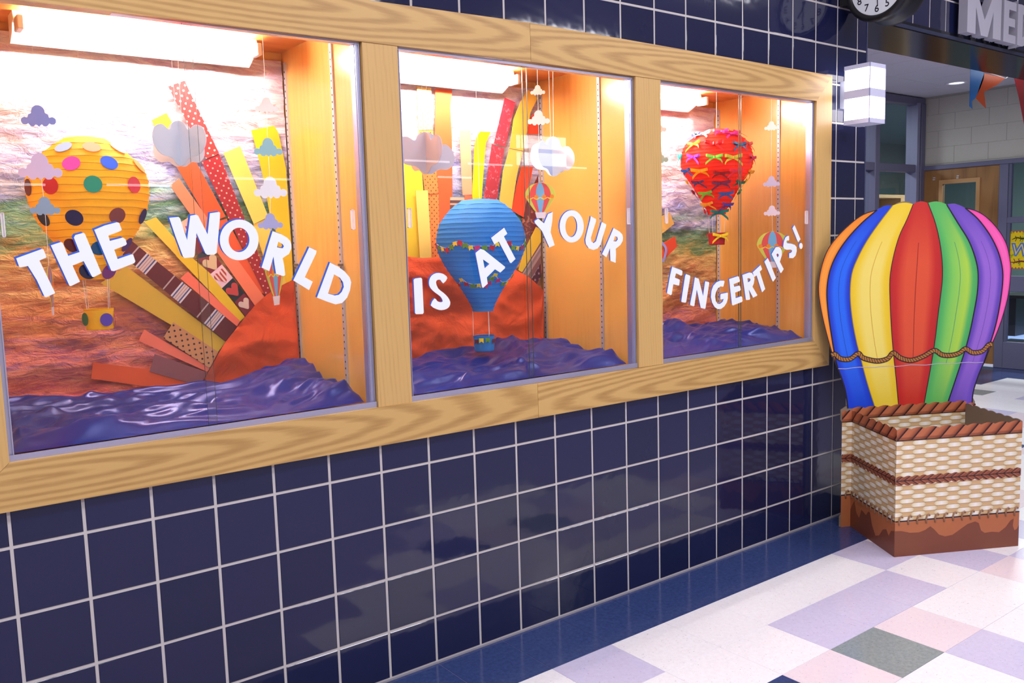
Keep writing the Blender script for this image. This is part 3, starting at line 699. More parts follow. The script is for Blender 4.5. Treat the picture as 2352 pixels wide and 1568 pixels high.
ray_([cB((740, 895)), cB((1125, 1150)), cB((1050, 1290)), cB((652, 1028))], M_tan, 'tan ray with small dark dots', 5)
ray_([cB((490, 958)), cB((1055, 1285)), cB((1030, 1320)), cB((442, 1055))], paper((238, 120, 96)), 'narrow salmon ray under the tan dotted ray', 4)
ray_([cB((580, 1168)), cB((1028, 1325)), cB((968, 1442)), cB((535, 1318))], paper((134, 82, 88)), 'purple brown ray near the bottom of first bay', 5)
ray_([cB((50, 1238)), cB((540, 1300)), cB((975, 1420)), cB((958, 1493)), cB((400, 1430)), cB((35, 1378))], paper((216, 86, 44)), 'lowest red orange ray lying almost flat', 4)
ray_([cA((835, 750)), cA((985, 688)), cA((1240, 1325)), cA((1108, 1388))], paper((246, 214, 100)), 'pale yellow ray right of the dark red polka one', 3)
ray_([cA((1105, 1392)), cA((1240, 1330)), cB((1705, 560)), cB((1600, 615))], paper((238, 206, 90)), 'lower pale yellow ray behind letter R', 2)
ray_([cA((1085, 545)), cA((1290, 505)), cA((1330, 570)), cA((1400, 900)), cA((1425, 1300)), cB((1752, 240)), cB((1765, 530)), cB((1690, 570)), cA((1300, 1420)), cA((1250, 1290)), cA((1195, 980)), cA((1140, 750))], paper((240, 196, 30), rough=.45), 'golden curved ray against the first wood divider', 1)
# the ray of heart patches
patch = [((800, 40), (880, -10), (970, 150), (880, 205)), ((880, 205), (970, 150), (1040, 255), (950, 315)), ((950, 315), (1040, 255), (1098, 320), (955, 350)), ((950, 350), (1098, 318), (1155, 400), (1055, 485)), ((1055, 485), (1155, 400), (1250, 515), (1155, 605)), ((1155, 605), (1250, 515), (1347, 645), (1265, 722)), ((1265, 722), (1347, 645), (1440, 752), (1357, 842))]
pcol = [(226, 176, 150), (120, 34, 44), (26, 34, 44), (122, 32, 44), (232, 196, 206), (24, 34, 44), (122, 32, 48)]
hcol = [(186, 80, 60), None, None, (214, 186, 144), None, (190, 66, 64), (214, 194, 180)]
o0 = at(*cB((1360, 842)), YR)
hr = empty('sun_ray', o0, 'patchwork ray of dark and pink squares with hearts', 'sun ray', RG)
HEART = [(0, -1), (.55, -.35), (.95, .2), (.9, .62), (.6, .85), (.25, .75), (0, .45), (-.25, .75), (-.6, .85), (-.9, .62), (-.95, .2), (-.55, -.35)]
M_hstr = striped('heart_stripes', .014, [(0, srgb(176, 60, 56)), (.5, srgb(226, 200, 190))], 0)
for k, (q4, pc) in enumerate(zip(patch, pcol)):
    Yp = YR-.004-.0004*k
    q = w2([cB(p) for p in q4], Yp); pt_ = MB().prism([q], wallframe(Yp), .001).build('patch', paper(pc), hr)
    c = sum((Vector(p) for p in q), Vector((0, 0)))/4; sz = (Vector(q[1])-Vector(q[0])).length*.46
    ax = (Vector(q[1])-Vector(q[2])).normalized()*1.0          # up axis along the ray
    if k in (0, 3, 4, 5, 6):
        sh = Vector((-ax.y, ax.x)); up = (Vector(q[0])-Vector(q[3])).normalized(); sd = Vector((up.y, -up.x))
        hp = [c+sd*(p[0]*sz)+up*(p[1]*sz) for p in HEART]; hp = smooth_loop([(p.x, p.y) for p in hp], 3)
        b = MB().prism([hp], wallframe(Yp-.0011), .0008)
        uv = [((p[0]-c.x)*sd.x+(p[2]-c.y)*sd.y, (p[0]-c.x)*up.x+(p[2]-c.y)*up.y) for p in b.v]
        hm = M_hstr if k in (0, 4) else paper(hcol[k]) 
        obj('heart', b.v, b.f, hm, pt_, uv=uv)
# bay 2
ray_([cC((50, 700)), cC((215, 730)), cC((235, 1000)), cC((215, 1535)), cC((80, 1535))], paper((232, 196, 40)), 'broad yellow ray at the left edge of middle bay', 1)
ray_([cC((165, 960)), cC((270, 960)), cC((302, 1535)), cC((203, 1540))], paper((240, 210, 104)), 'pale cream yellow strip over the broad yellow ray', 5)
ray_([cC((176, 70)), cC((298, 80)), cC((312, 438)), cC((190, 442))], M_pegl, 'pale yellow dotted ray, topmost of the dotted pieces', 4)
ray_([cC((193, 445)), cC((312, 440)), cC((362, 985)), cC((245, 992))], M_peg, 'orange pin dotted ray behind the left white cloud', 3)
ray_([cC((268, 992)), cC((362, 985)), cC((376, 1535)), cC((298, 1538))], M_peg, 'orange pin dotted ray beside the cream yellow strip', 2)
ray_([cC((335, 90)), cC((480, 95)), cC((462, 250)), cC((475, 480)), cC((482, 1000)), cC((470, 1140)), cC((375, 1560)), cC((350, 900)), cC((330, 500))], paper((230, 92, 40)), 'wide orange ray rising behind the blue lantern', 1)
ray_([cC((548, 445)), cC((635, 448)), cC((652, 995)), cC((568, 1000)), cC((545, 560))], paper((240, 164, 120)), 'short peach ray above the blue lantern', 2)
ray_([cC((585, 1000)), cC((650, 1000)), cC((660, 1080)), cC((588, 1080))], paper((220, 110, 70)), 'small dark peach scrap beneath the peach ray', 3)
ray_([cC((462, 1018)), cC((583, 1018)), cC((592, 1140)), cC((462, 1140))], M_brown, 'small brown striped scrap beside the blue lantern', 2, ang=PI/2)
ray_([cC((720, 455)), cC((808, 460)), cC((765, 560)), cC((728, 1080)), cC((648, 1080)), cC((668, 620)), cC((685, 510))], paper((250, 214, 10), rough=.4), 'bright shiny yellow ray above the blue lantern', 3)
ray_([cC((930, 165)), cC((1022, 205)), cC((932, 590)), cC((838, 555))], M_lace, 'upper red lace ray leaning right', 4)
ray_([cC((820, 562)), cC((925, 602)), cC((855, 1090)), cC((742, 1080))], M_lace, 'lower red lace ray over the blue lantern', 3)
ray_([cC((1130, 95)), cC((1212, 170)), cC((1150, 290)), cC((1090, 620)), cC((972, 600)), cC((1005, 350)), cC((1065, 200))], paper((240, 190, 66)), 'upper gold ray arching to the divider', 4)
ray_([cC((970, 602)), cC((1085, 628)), cC((1035, 820)), cC((990, 1120)), cC((880, 1080)), cC((915, 800))], paper((242, 196, 84)), 'lower gold ray right of the red lace', 3)
ray_([cC((1212, 270)), cC((1222, 480)), cC((1112, 480)), cC((1145, 340))], paper((226, 66, 30)), 'upper red orange ray tight by the divider', 2)
ray_([cC((1075, 755)), cC((1172, 758)), cC((1090, 1190)), cC((985, 1130)), cC((1035, 900))], paper((226, 74, 36)), 'lower red orange ray right of the gold one', 2)
ray_([cC((1215, 830)), cC((1228, 1250)), cC((1115, 1440)), cC((1075, 1200)), cC((1170, 930))], M_flor, 'maroon floral ray beside the small striped balloon', 1)
ray_([c3((1360, 275)), c3((1412, 300)), c3((1412, 430)), c3((1215, 748)), c3((1178, 725)), c3((1240, 520))], paper((226, 190, 50)), 'yellow ray below the maroon floral one', 3)
ray_([c3((1412, 428)), c3((1412, 665)), c3((1310, 842)), c3((1208, 748))], M_mauve, 'mauve striped ray low beside the divider', 2)
ray_([c3((1410, 655)), c3((1410, 790)), c3((1362, 885)), c3((1306, 835))], M_plum, 'plum spotted ray, lowest in the middle bay', 4)
# bay 3
ray_([c6((60, 1090)), c6((180, 1033)), c6((228, 1160)), c6((118, 1250)), c6((60, 1280))], paper((222, 176, 90)), 'tan paper tip at the left edge of third bay', 1)
ray_([c6((118, 1362)), c6((235, 1295)), c6((262, 1405)), c6((140, 1525)), c6((90, 1540))], paper((222, 74, 40)), 'red paper tip at the left edge of third bay', 1)
ray_([(1515, 751), (1544, 751), (1544, 768), (1515, 768)], paper((222, 96, 76)), 'small salmon paper scrap low in the third bay', 1)
arc = [c6(p) for p in smooth_loop([(95, 1345), (140, 1400), (152, 1450), (140, 1510), (115, 1580)], 4, False)] + [c6(p) for p in reversed(smooth_loop([(80, 1370), (118, 1410), (128, 1450), (118, 1510), (95, 1570)], 4, False))]
flatsheet('paper_ring', arc, YR-.008, paper((150, 150, 214)), 'pale lilac paper ring edge behind the red paper tip', 'paper ring', None, ang=0)

# ------------------------------------------------------------------ satin cloths
def satinmat():
    m = mat('blue_satin', srgb(4, 22, 118), .30, metal=.2, spec=.55)
    b = m.node_tree.nodes['Principled BSDF']; b.inputs['Sheen Weight'].default_value = .25; b.inputs['Sheen Tint'].default_value = (.3, .35, 1, 1); b.inputs['Anisotropic'].default_value = .4
    return m
M_satin = satinmat()
def cloth(l, r, label, seed, hump, back):
    nx, ny = 190, 110; v = []; f = []
    for j in range(ny+1):
        for i in range(nx+1):
            u, t_ = i/nx, j/ny; x = l+.022+(r-l-.046)*u; y = .036+(DEP-.05-.036)*t_
            wx = x+.10*noise.noise(Vector((x*2.2, y*2.2, seed))); wy = y+.13*noise.noise(Vector((x*2.0+7, y*2.4, seed)))
            h = 0.0
            for s_, a, k, sk in ((2.0, .026, 0, .6), (4.0, .026, 3, -.8), (7.5, .015, 6, 1.0), (13, .006, 11, .4)):
                n = noise.noise(Vector(((wx+sk*wy)*s_*.55+k, (wy-sk*.3*wx)*s_*1.9, seed+k))); h += a*math.exp(-(n*3.4)**2)
            g = math.exp(-((u-hump[0])**2/.03+(t_-hump[1])**2/.10))*hump[2]
            e = min(1, t_/.10)*(.35+.65*min(1, (1-t_)/.08)); e2 = min(1, u/.03, (1-u)/.03)
            z = CZ0+.017+(max(h, 0)*1.15)*e*(.4+.6*e2)+g*e*e2+back*t_*t_*e2
            v.append((x, y, z))
    for j in range(ny):
        for i in range(nx):
            a = j*(nx+1)+i; f.append((a, a+1, a+nx+2, a+nx+1))
    o = obj('satin_cloth', v, f, M_satin, smooth=True); tag(o, label, 'cloth', 'blue satin cloths on the case floor'); return o
cloth(*BX[0], 'rumpled royal blue satin under the yellow lantern', 1.3, (.90, .75, .055), .012)
cloth(*BX[1], 'rumpled royal blue satin under the blue lantern', 4.9, (.75, .85, .04), .02)
cloth(*BX[2], 'rumpled royal blue satin under the red lantern', 8.2, (.52, .80, .06), .01)

# ------------------------------------------------------------------ paper letters on the glass
M_lw_ = mat('letter_white', srgb(238, 244, 244), 0.6); M_lb = mat('letter_blue_edge', srgb(44, 92, 196), 0.6)
CR = {1: (20, 480, 5.88), 2: (380, 470, 5.3455), 3: (930, 460, 4.523), 4: (1520, 510, 6.9176)}
YL = -0.0005
def letter(ch, crop, loops, label, sh):
    ox, oy, k = CR[crop]
    P2 = [[(ox+x/k, oy+y/k) for x, y in l] for l in loops]
    Ws = [w2(l, YL-.003) for l in P2]
    c = at(sum(p[0] for p in P2[0])/len(P2[0]), sum(p[1] for p in P2[0])/len(P2[0]), YL)
    t = empty('letter', c, label, 'letter', 'paper letters on the case glass')
    MB().prism(Ws, wallframe(YL-.0022), .0016).build('front_sheet', M_lw_, t)
    Wb = [[(x-sh[0], z+sh[1]) for x, z in l] for l in Ws]
    MB().prism(Wb, wallframe(YL-.0002), .0014).build('blue_backing', M_lb, t)
sm = lambda p, k=3: smooth_loop(p, k)
S1, S2, S3, S4 = (.0052, .0036), (.0046, .0034), (.0034, .0022), (.0036, .0030)
letter('T', 1, [[(100, 665), (445, 540), (470, 545), (508, 640), (505, 655), (415, 695), (628, 1135), (505, 1190), (485, 1185), (380, 960), (260, 768), (165, 787), (145, 785)]], 'white paper letter T that starts the word THE', S1)
letter('H', 1, [[(568, 490), (705, 445), (728, 455), (803, 632), (958, 580), (880, 385), (900, 350), (1010, 320), (1030, 338), (1252, 865), (1150, 918), (1128, 915), (1012, 703), (862, 762), (962, 980), (840, 1040), (820, 1035)]], 'white paper letter H over the yellow lantern', S1)
letter('E', 1, [[(1155, 280), (1300, 220), (1460, 178), (1490, 185), (1527, 280), (1505, 298), (1345, 358), (1365, 430), (1540, 385), (1575, 405), (1595, 470), (1575, 490), (1425, 548), (1470, 675), (1655, 612), (1680, 615), (1710, 705), (1695, 730), (1420, 838), (1385, 832)]], 'white paper letter E ending THE at the yellow lantern', S1)
letter('W', 2, [[(45, 160), (160, 150), (180, 170), (265, 435), (305, 135), (375, 122), (400, 135), (518, 365), (545, 105), (655, 88), (670, 98), (665, 200), (640, 470), (628, 590), (600, 612), (515, 615), (490, 595), (380, 345), (358, 620), (345, 645), (235, 655), (215, 635), (120, 380)]], 'white paper letter W that starts the word WORLD', S2)
letter('O', 2, [ell(905, 432, 238, 250, 36), ell(903, 432, 128, 150, 30)], 'round white paper letter O in the word WORLD', S2)
letter('R', 2, [[(1315, 325), (1420, 362), (1495, 405), (1530, 445), (1545, 490), (1545, 535), (1515, 605), (1438, 655), (1455, 740), (1470, 862), (1450, 876), (1358, 850), (1325, 635), (1275, 815), (1180, 772), (1215, 660), (1255, 520)], [(1385, 455), (1440, 485), (1455, 510), (1440, 535), (1400, 530), (1368, 522)]], 'white paper letter R in WORLD, before the letter L', S2)
letter('L', 2, [[(1765, 522), (1855, 565), (1850, 595), (1710, 890), (1808, 945), (1762, 1048), (1570, 930)]], 'white paper letter L in the word WORLD', S2)
letter('D', 2, [[(2020, 710), (2120, 760), (2200, 820), (2260, 890), (2280, 950), (2265, 1050), (2230, 1140), (2170, 1205), (2090, 1223), (2000, 1195), (1860, 1140)], [(2070, 855), (2140, 895), (2180, 950), (2190, 1010), (2165, 1070), (2130, 1105), (2080, 1115), (1995, 1090)]], 'white paper letter D that ends the word WORLD', S2)
letter('I', 3, [[(90, 825), (105, 812), (165, 803), (178, 815), (195, 1165), (185, 1180), (115, 1182), (105, 1170)]], 'white paper letter I in the word IS', S3)
letter('S', 3, [sm([(440, 808), (398, 862), (370, 828), (340, 826), (322, 850), (345, 915), (400, 960), (445, 1005), (470, 1055), (462, 1100), (430, 1128), (380, 1140), (330, 1130), (268, 1090), (308, 1018), (335, 1045), (368, 1058), (393, 1048), (370, 1000), (310, 955), (265, 910), (250, 865), (256, 820), (280, 780), (325, 756), (375, 757), (415, 775)], 2)], 'white paper letter S in the word IS', S3)
letter('A', 3, [[(735, 545), (785, 505), (820, 515), (1040, 690), (1038, 705), (990, 750), (935, 715), (850, 800), (860, 865), (810, 910), (800, 895), (735, 560)], [(810, 612), (878, 660), (828, 706)]], 'white paper letter A over the blue lantern', S3)
letter('T', 3, [[(895, 390), (1030, 285), (1063, 345), (1028, 375), (1050, 420), (1148, 608), (1102, 652), (1090, 645), (975, 428), (928, 455)]], 'white paper letter T in AT over the blue lantern', S3)
letter('Y', 3, [[(1348, 215), (1385, 190), (1445, 240), (1488, 140), (1535, 122), (1530, 215), (1512, 330), (1555, 465), (1500, 490), (1425, 320), (1350, 235)]], 'white paper letter Y that starts the word YOUR', S3)
letter('O', 3, [ell(1732, 270, 125, 168, 36), ell(1728, 272, 62, 110, 30)], 'tall white paper letter O in the word YOUR', S3)
letter('U', 3, [[(1930, 165), (1985, 195), (1985, 215), (1930, 390), (1938, 430), (1960, 445), (1985, 425), (2045, 225), (2090, 250), (2088, 270), (2030, 460), (2000, 500), (1960, 515), (1910, 500), (1880, 455), (1875, 410), (1885, 360), (1925, 200)]], 'white paper letter U in the word YOUR', S3)
letter('R', 3, [[(2168, 288), (2230, 325), (2258, 355), (2265, 385), (2262, 420), (2240, 460), (2190, 502), (2192, 560), (2188, 648), (2135, 628), (2130, 495), (2092, 592), (2048, 558), (2090, 470)], [(2182, 370), (2205, 380), (2212, 405), (2195, 428), (2165, 425)]], 'white paper letter R that ends the word YOUR', S3)
letter('F', 4, [[(165, 708), (315, 765), (328, 780), (322, 840), (305, 850), (225, 810), (205, 880), (285, 915), (275, 1000), (262, 1006), (182, 985), (155, 1150), (140, 1160), (82, 1130), (85, 1110), (130, 860)]], 'white paper letter F that starts the word FINGERTIPS', S4)
letter('I', 4, [[(385, 825), (445, 848), (452, 862), (385, 1272), (370, 1280), (315, 1270), (310, 1255), (370, 860)]], 'white paper letter I between F and N', S4)
letter('N', 4, [[(525, 878), (585, 898), (655, 1180), (690, 940), (745, 950), (752, 970), (692, 1370), (680, 1376), (620, 1362), (555, 1065), (515, 1330), (505, 1336), (452, 1318), (450, 1300), (500, 1050)]], 'white paper letter N in the word FINGERTIPS', S4)
letter('G', 4, [[(985, 930), (995, 945), (978, 1020), (965, 1025), (930, 1020), (890, 1050), (860, 1110), (845, 1180), (855, 1250), (885, 1295), (925, 1300), (965, 1270), (985, 1220), (940, 1228), (930, 1220), (932, 1150), (945, 1140), (1040, 1120), (1050, 1130), (1048, 1210), (1030, 1280), (990, 1340), (940, 1378), (890, 1382), (840, 1350), (800, 1280), (780, 1190), (790, 1090), (820, 1010), (870, 955), (930, 930)]], 'white paper letter G in the word FINGERTIPS', S4)
letter('E', 4, [[(1070, 905), (1205, 860), (1222, 865), (1240, 935), (1228, 950), (1140, 985), (1148, 1028), (1225, 1008), (1242, 1018), (1255, 1072), (1240, 1090), (1165, 1118), (1172, 1208), (1260, 1180), (1275, 1190), (1282, 1255), (1265, 1270), (1130, 1322), (1115, 1310)]], 'white paper letter E between G and R', S4)
letter('R', 4, [[(1280, 840), (1390, 800), (1430, 808), (1460, 850), (1472, 900), (1462, 970), (1440, 1025), (1515, 1155), (1510, 1170), (1450, 1200), (1380, 1065), (1403, 1220), (1390, 1232), (1345, 1238), (1335, 1225)], [(1358, 895), (1385, 888), (1410, 905), (1405, 935), (1368, 958)]], 'white paper letter R in the word FINGERTIPS', S4)
letter('T', 4, [[(1445, 798), (1568, 682), (1590, 740), (1588, 755), (1555, 785), (1642, 1060), (1600, 1110), (1588, 1105), (1505, 845), (1470, 870)]], 'white paper letter T in the word FINGERTIPS', S4)
letter('I', 4, [[(1630, 630), (1682, 572), (1698, 600), (1812, 885), (1768, 945), (1752, 925)]], 'slanted white paper letter I between T and P', S4)
letter('P', 4, [[(1745, 510), (1810, 400), (1850, 393), (1885, 410), (1905, 460), (1908, 520), (1875, 630), (1935, 745), (1895, 808), (1880, 800)], [(1820, 510), (1840, 497), (1862, 520), (1845, 560), (1828, 545)]], 'white paper letter P in the word FINGERTIPS', S4)
letter('S', 4, [[(2020, 218), (2022, 285), (2015, 292), (1990, 290), (1978, 310), (1990, 335), (2050, 340), (2110, 360), (2140, 395), (2143, 460), (2125, 530), (2085, 572), (2025, 570), (2025, 495), (2045, 490), (2065, 475), (2070, 450), (2050, 435), (1985, 440), (1940, 420), (1930, 385), (1940, 310), (1965, 245), (1995, 220)]], 'white paper letter S that ends the word FINGERTIPS', S4)
def excl():
    ox, oy, k = CR[4]
    t = empty('exclamation_mark', at(ox+2150/k, oy+200/k, YL), 'white paper exclamation mark after FINGERTIPS', 'letter', 'paper letters on the case glass')
    for nm, l in (('bar', [(2075, 100), (2105, 48), (2118, 70), (2203, 270), (2168, 320), (2155, 300)]), ('dot', ell(2210, 378, 27, 48, 20))):
        W = w2([(ox+x/k, oy+y/k) for x, y in l], YL-.003)
        p = MB().prism([W], wallframe(YL-.0022), .0016).build(nm, M_lw_, t)
        MB().prism([[(x-S4[0], z+S4[1]) for x, z in W]], wallframe(YL-.0002), .0014).build('blue_backing', M_lb, p)
excl()

# ------------------------------------------------------------------ hanging lanterns
def rprofile(tab, z):
    if z >= tab[0][0]: return tab[0][1]
    for (za, ra), (zb, rb) in zip(tab, tab[1:]):
        if z >= zb: t = (za-z)/(za-zb); return ra+(rb-ra)*t
    return tab[-1][1]
def smooth_prof(tab, n): 
    p = smooth_loop([(z, r) for z, r in tab], 8, False); zt, zb = tab[0][0], tab[-1][0]
    return p
class Lantern:
    def __init__(s, cpx, Y, rows, kx, z0, y0, kz):
        c = at(*cpx, Y); s.c = Vector((c.x, Y, 0)); s.tab = [(z0-kz*(y-y0), r*kx) for y, r in rows]
        s.fine = [(z, r) for z, r in smooth_loop(s.tab, 6, False)]
    def hit(s, px, py):
        d = ray(px, py).normalized(); t = (-.02-CAM.y)/d.y; ztop, zbot = s.tab[0][0], s.tab[-1][0]; best = None
        while t < (0.62-CAM.y)/d.y:
            P = CAM+d*t; rr = math.hypot(P.x-s.c.x, P.y-s.c.y)
            if zbot <= P.z <= ztop:
                q = rr-rprofile(s.fine, P.z)
                if q <= 0: return s.frame(P)
                if best is None or q < best[0]: best = (q, P)
            t += .0012
        if best is None: best = (0, CAM+d*((s.c.y-CAM.y)/d.y))
        P = best[1]; z = min(max(P.z, zbot), ztop); r = rprofile(s.fine, z); v = Vector((P.x-s.c.x, P.y-s.c.y, 0)).normalized()*r
        return s.frame(Vector((s.c.x+v.x, s.c.y+v.y, z)))
    def frame(s, P):
        dz = .006; dr = (rprofile(s.fine, P.z+dz)-rprofile(s.fine, P.z-dz))/(2*dz)
        N = Vector((P.x-s.c.x, P.y-s.c.y, 0)).normalized(); N = (N + Vector((0, 0, -dr))).normalized()
        U = Vector((0, 0, 1)).cross(N).normalized(); return P, U, N.cross(U), N
    def envelope(s, parent, m, hoop, rib=.0022, rings=22):
        zt, zb = s.tab[0][0], s.tab[-1][0]; prof = []; n = rings*4
        for i in range(n+1):
            z = zt+(zb-zt)*i/n; r = rprofile(s.fine, z); ph = i % 4
            prof.append((r-rib*(0 if ph == 0 else 1.0 if ph == 2 else .7), z))
        prof = [(prof[0][0]*.55, zt+.004)]+prof
        b = MB().lathe(prof, s.c, seg=64); o = b.build('envelope', m, parent, smooth=True)
        for k in range(1, rings):
            z = zt+(zb-zt)*k/rings; r = rprofile(s.fine, z)
            MB().tube([s.c+Vector((r*math.cos(2*PI*q/56), r*math.sin(2*PI*q/56), z+.0010*math.sin(q*.9+k))) for q in range(57)], .0011, 4, False).build('hoop', hoop, o, smooth=True)
        for z, r in ((zt+.003, prof[1][0]*.6), (zb, prof[-1][0])):
            MB().tube([s.c+Vector((r*math.cos(2*PI*k/40), r*math.sin(2*PI*k/40), z)) for k in range(41)], .0016, 5, False).build('wire_ring', m, o)
        return o
    def rig(s, parent, m, br, bz0, bz1, nst=4, rot=.5):
        zb, rb = s.tab[-1]; zt = s.tab[0][0]
        for k in range(nst):
            a = 2*PI*k/nst+rot; e = Vector((math.cos(a), math.sin(a), 0))
            MB().tube([s.c+e*rb+Vector((0, 0, zb)), s.c+e*br+Vector((0, 0, bz0))], .0009, 4).build('string', M_string, parent)
        MB().tube([s.c+Vector((0, 0, zt)), s.c+Vector((0, 0, CT))], .0009, 4).build('hanging_thread', M_string, parent)
        pr = [(br*.98, bz0)]+[(br*(1-.10*i/12)+(.0012 if i % 2 else 0), bz0+(bz1-bz0)*i/12) for i in range(13)]+[(.002, bz1)]
        bk = MB().lathe(pr, s.c, seg=36).build('basket', m, parent, smooth=True)
        MB().tube([s.c+Vector((br*math.cos(2*PI*k/36), br*math.sin(2*PI*k/36), bz0)) for k in range(37)], .0018, 5, False).build('rim', m, bk)
        return bk
def disc(fr, r, th, name, m, parent, lift=.0015):
    P, U, V, N = fr
    return MB().prism([ell(0, 0, r, r, 24)], (P+N*lift, U, V, N), th).build(name, m, parent)
M_yel = papermat('yellow_lantern_paper', srgb(255, 208, 30), .65, trans=.42, crumple=.18, cscale=40)
M_blu = papermat('blue_lantern_paper', srgb(62, 152, 228), .65, trans=.42, crumple=.18, cscale=40)
M_red = papermat('red_lantern_paper', srgb(244, 70, 46), .65, trans=.45, crumple=.18, cscale=40)
YLn = .33
LY = Lantern((207, 470), YLn, [(320, 48), (336, 75), (358, 104), (383, 127), (408, 140), (441, 142), (473, 136), (506, 123), (538, 101), (571, 77), (603, 57), (638, 40)], .00129, 1.999, 320, .00142)
ty = empty('hot_air_balloon_lantern', (LY.c.x, YLn, 1.38), 'yellow paper lantern balloon with coloured dots and small basket', 'lantern balloon')
LY.envelope(ty, M_yel, paper((206, 146, 20)), rings=20)
c4 = lambda x, y: (40+x/4.6118, 300+y/4.6118)
for x, y, c in [(490, 178, (140, 170, 208)), (787, 178, (240, 150, 110)), (1065, 192, (250, 226, 214)), (572, 350, (224, 70, 172)), (970, 343, (24, 92, 226)), (1285, 375, (238, 146, 76)), (353, 583, (202, 30, 34)), (800, 567, (40, 144, 112)), (1232, 575, (222, 58, 72)),
                (604, 920, (28, 12, 84)), (1055, 898, (142, 62, 58)), (1322, 905, (18, 22, 90)), (280, 925, (30, 40, 62)), (585, 1215, (104, 18, 22)), (870, 1240, (18, 92, 136)), (1155, 1205, (82, 52, 124)), (745, 1490, (12, 32, 84)), (968, 1490, (132, 52, 124)), (118, 600, (90, 30, 40))]:
    disc(LY.hit(*c4(x, y)), .0262, .0012, 'dot', paper(c), ty)
zb0, zb1 = at(231, 709, YLn).z, at(231, 756, YLn).z
bk = LY.rig(ty, M_yel, .045, zb0, zb1)
def basket_fr(L, px, py, br, bz0, bz1):
    d = ray(px, py).normalized(); t = (0-CAM.y)/d.y; best = None
    while t < (.5-CAM.y)/d.y:
        P = CAM+d*t; q = math.hypot(P.x-L.c.x, P.y-L.c.y)-br
        if q <= 0: best = (q, P); break
        if best is None or q < best[0]: best = (q, P)
        t += .001
    P = best[1]; N = Vector((P.x-L.c.x, P.y-L.c.y, 0)).normalized(); P = Vector((L.c.x+N.x*br, L.c.y+N.y*br, P.z)); U = Vector((0, 0, 1)).cross(N)
    return P, U, Vector((0, 0, 1)), N
for x, y, c in ((244, 734, (88, 60, 164)), (268, 732, (176, 40, 54)), (197, 733, (60, 120, 70))):
    disc(basket_fr(LY, x, y, .045, zb0, zb1), .0215, .001, 'dot', paper(c), bk)

LB = Lantern((1105, 565), YLn, [(460, 42), (472, 60), (486, 75), (501, 87), (516, 96), (547, 103), (573, 101), (593, 93), (619, 79), (657, 53), (695, 31), (713, 24)], .00190, 1.8145, 460, .001893)
tb = empty('hot_air_balloon_lantern', (LB.c.x, YLn, 1.15), 'blue paper lantern balloon draped with tiny pennant garlands', 'lantern balloon')
LB.envelope(tb, M_blu, paper((30, 104, 190)), rings=24)
c5 = lambda x, y: (980+x/3.92, 440+y/3.92)
FC = {'r': (186, 34, 52), 'g': (104, 150, 40), 'y': (246, 214, 24), 'm': (206, 48, 110), 'd': (112, 24, 40)}
FLAG = [(-.5, .5), (.5, .5), (.5, -.55), (0, -.2), (-.5, -.55)]
def flag(fr, s_, c, parent, tilt):
    P, U, V, N = fr; ct, st = math.cos(tilt), math.sin(tilt)
    q = [((x*ct-y*st)*s_, (x*st+y*ct)*s_) for x, y in FLAG]
    MB().prism([q], (P+N*.004, U, V, (N)), .0008).build('flag', paper(FC[c]), parent)
frn = random.Random(5)
rows_ = [[(95, 485, 'r'), (120, 505, 'g'), (150, 518, 'y'), (190, 528, 'r'), (228, 502, 'g'), (260, 470, 'y'), (302, 465, 'r'), (350, 487, 'g'), (400, 505, 'y'), (458, 508, 'm'), (522, 507, 'g'), (585, 507, 'r'), (634, 475, 'y'), (690, 458, 'm'), (738, 468, 'r'), (773, 507, 'g'), (811, 510, 'y'), (850, 505, 'r'), (876, 470, 'g'), (884, 440, 'y')],
         [(280, 850, 'g'), (300, 838, 'r'), (318, 792, 'y'), (362, 830, 'r'), (420, 847, 'g'), (472, 842, 'y'), (525, 845, 'm'), (556, 822, 'm'), (580, 782, 'g'), (614, 747, 'y'), (637, 798, 'm'), (680, 828, 'g'), (712, 820, 'y'), (748, 788, 'r'), (764, 756, 'g')]]
for rw in rows_:
    frs = [LB.hit(*c5(x, y-18)) for x, y, c in rw]
    gl = MB().tube([f[0]+f[3]*.004 for f in frs], .0008, 4).build('garland_string', M_string, tb)
    for (x, y, c), f in zip(rw, [LB.hit(*c5(x, y)) for x, y, c in rw]): flag(f, .0225 if c != 'y' else .019, c, gl, frn.uniform(-.25, .25))
zb0, zb1 = at(1113, 771, YLn).z, at(1113, 805, YLn).z
bk = LB.rig(tb, M_blu, .047, zb0, zb1, 3, 0.4)
for x, y, c in ((455, 1352, 'd'), (495, 1340, 'y'), (547, 1337, 'g'), (597, 1345, 'd')): flag(basket_fr(LB, *c5(x, y), .047, zb0, zb1), .020, c, bk, 0)

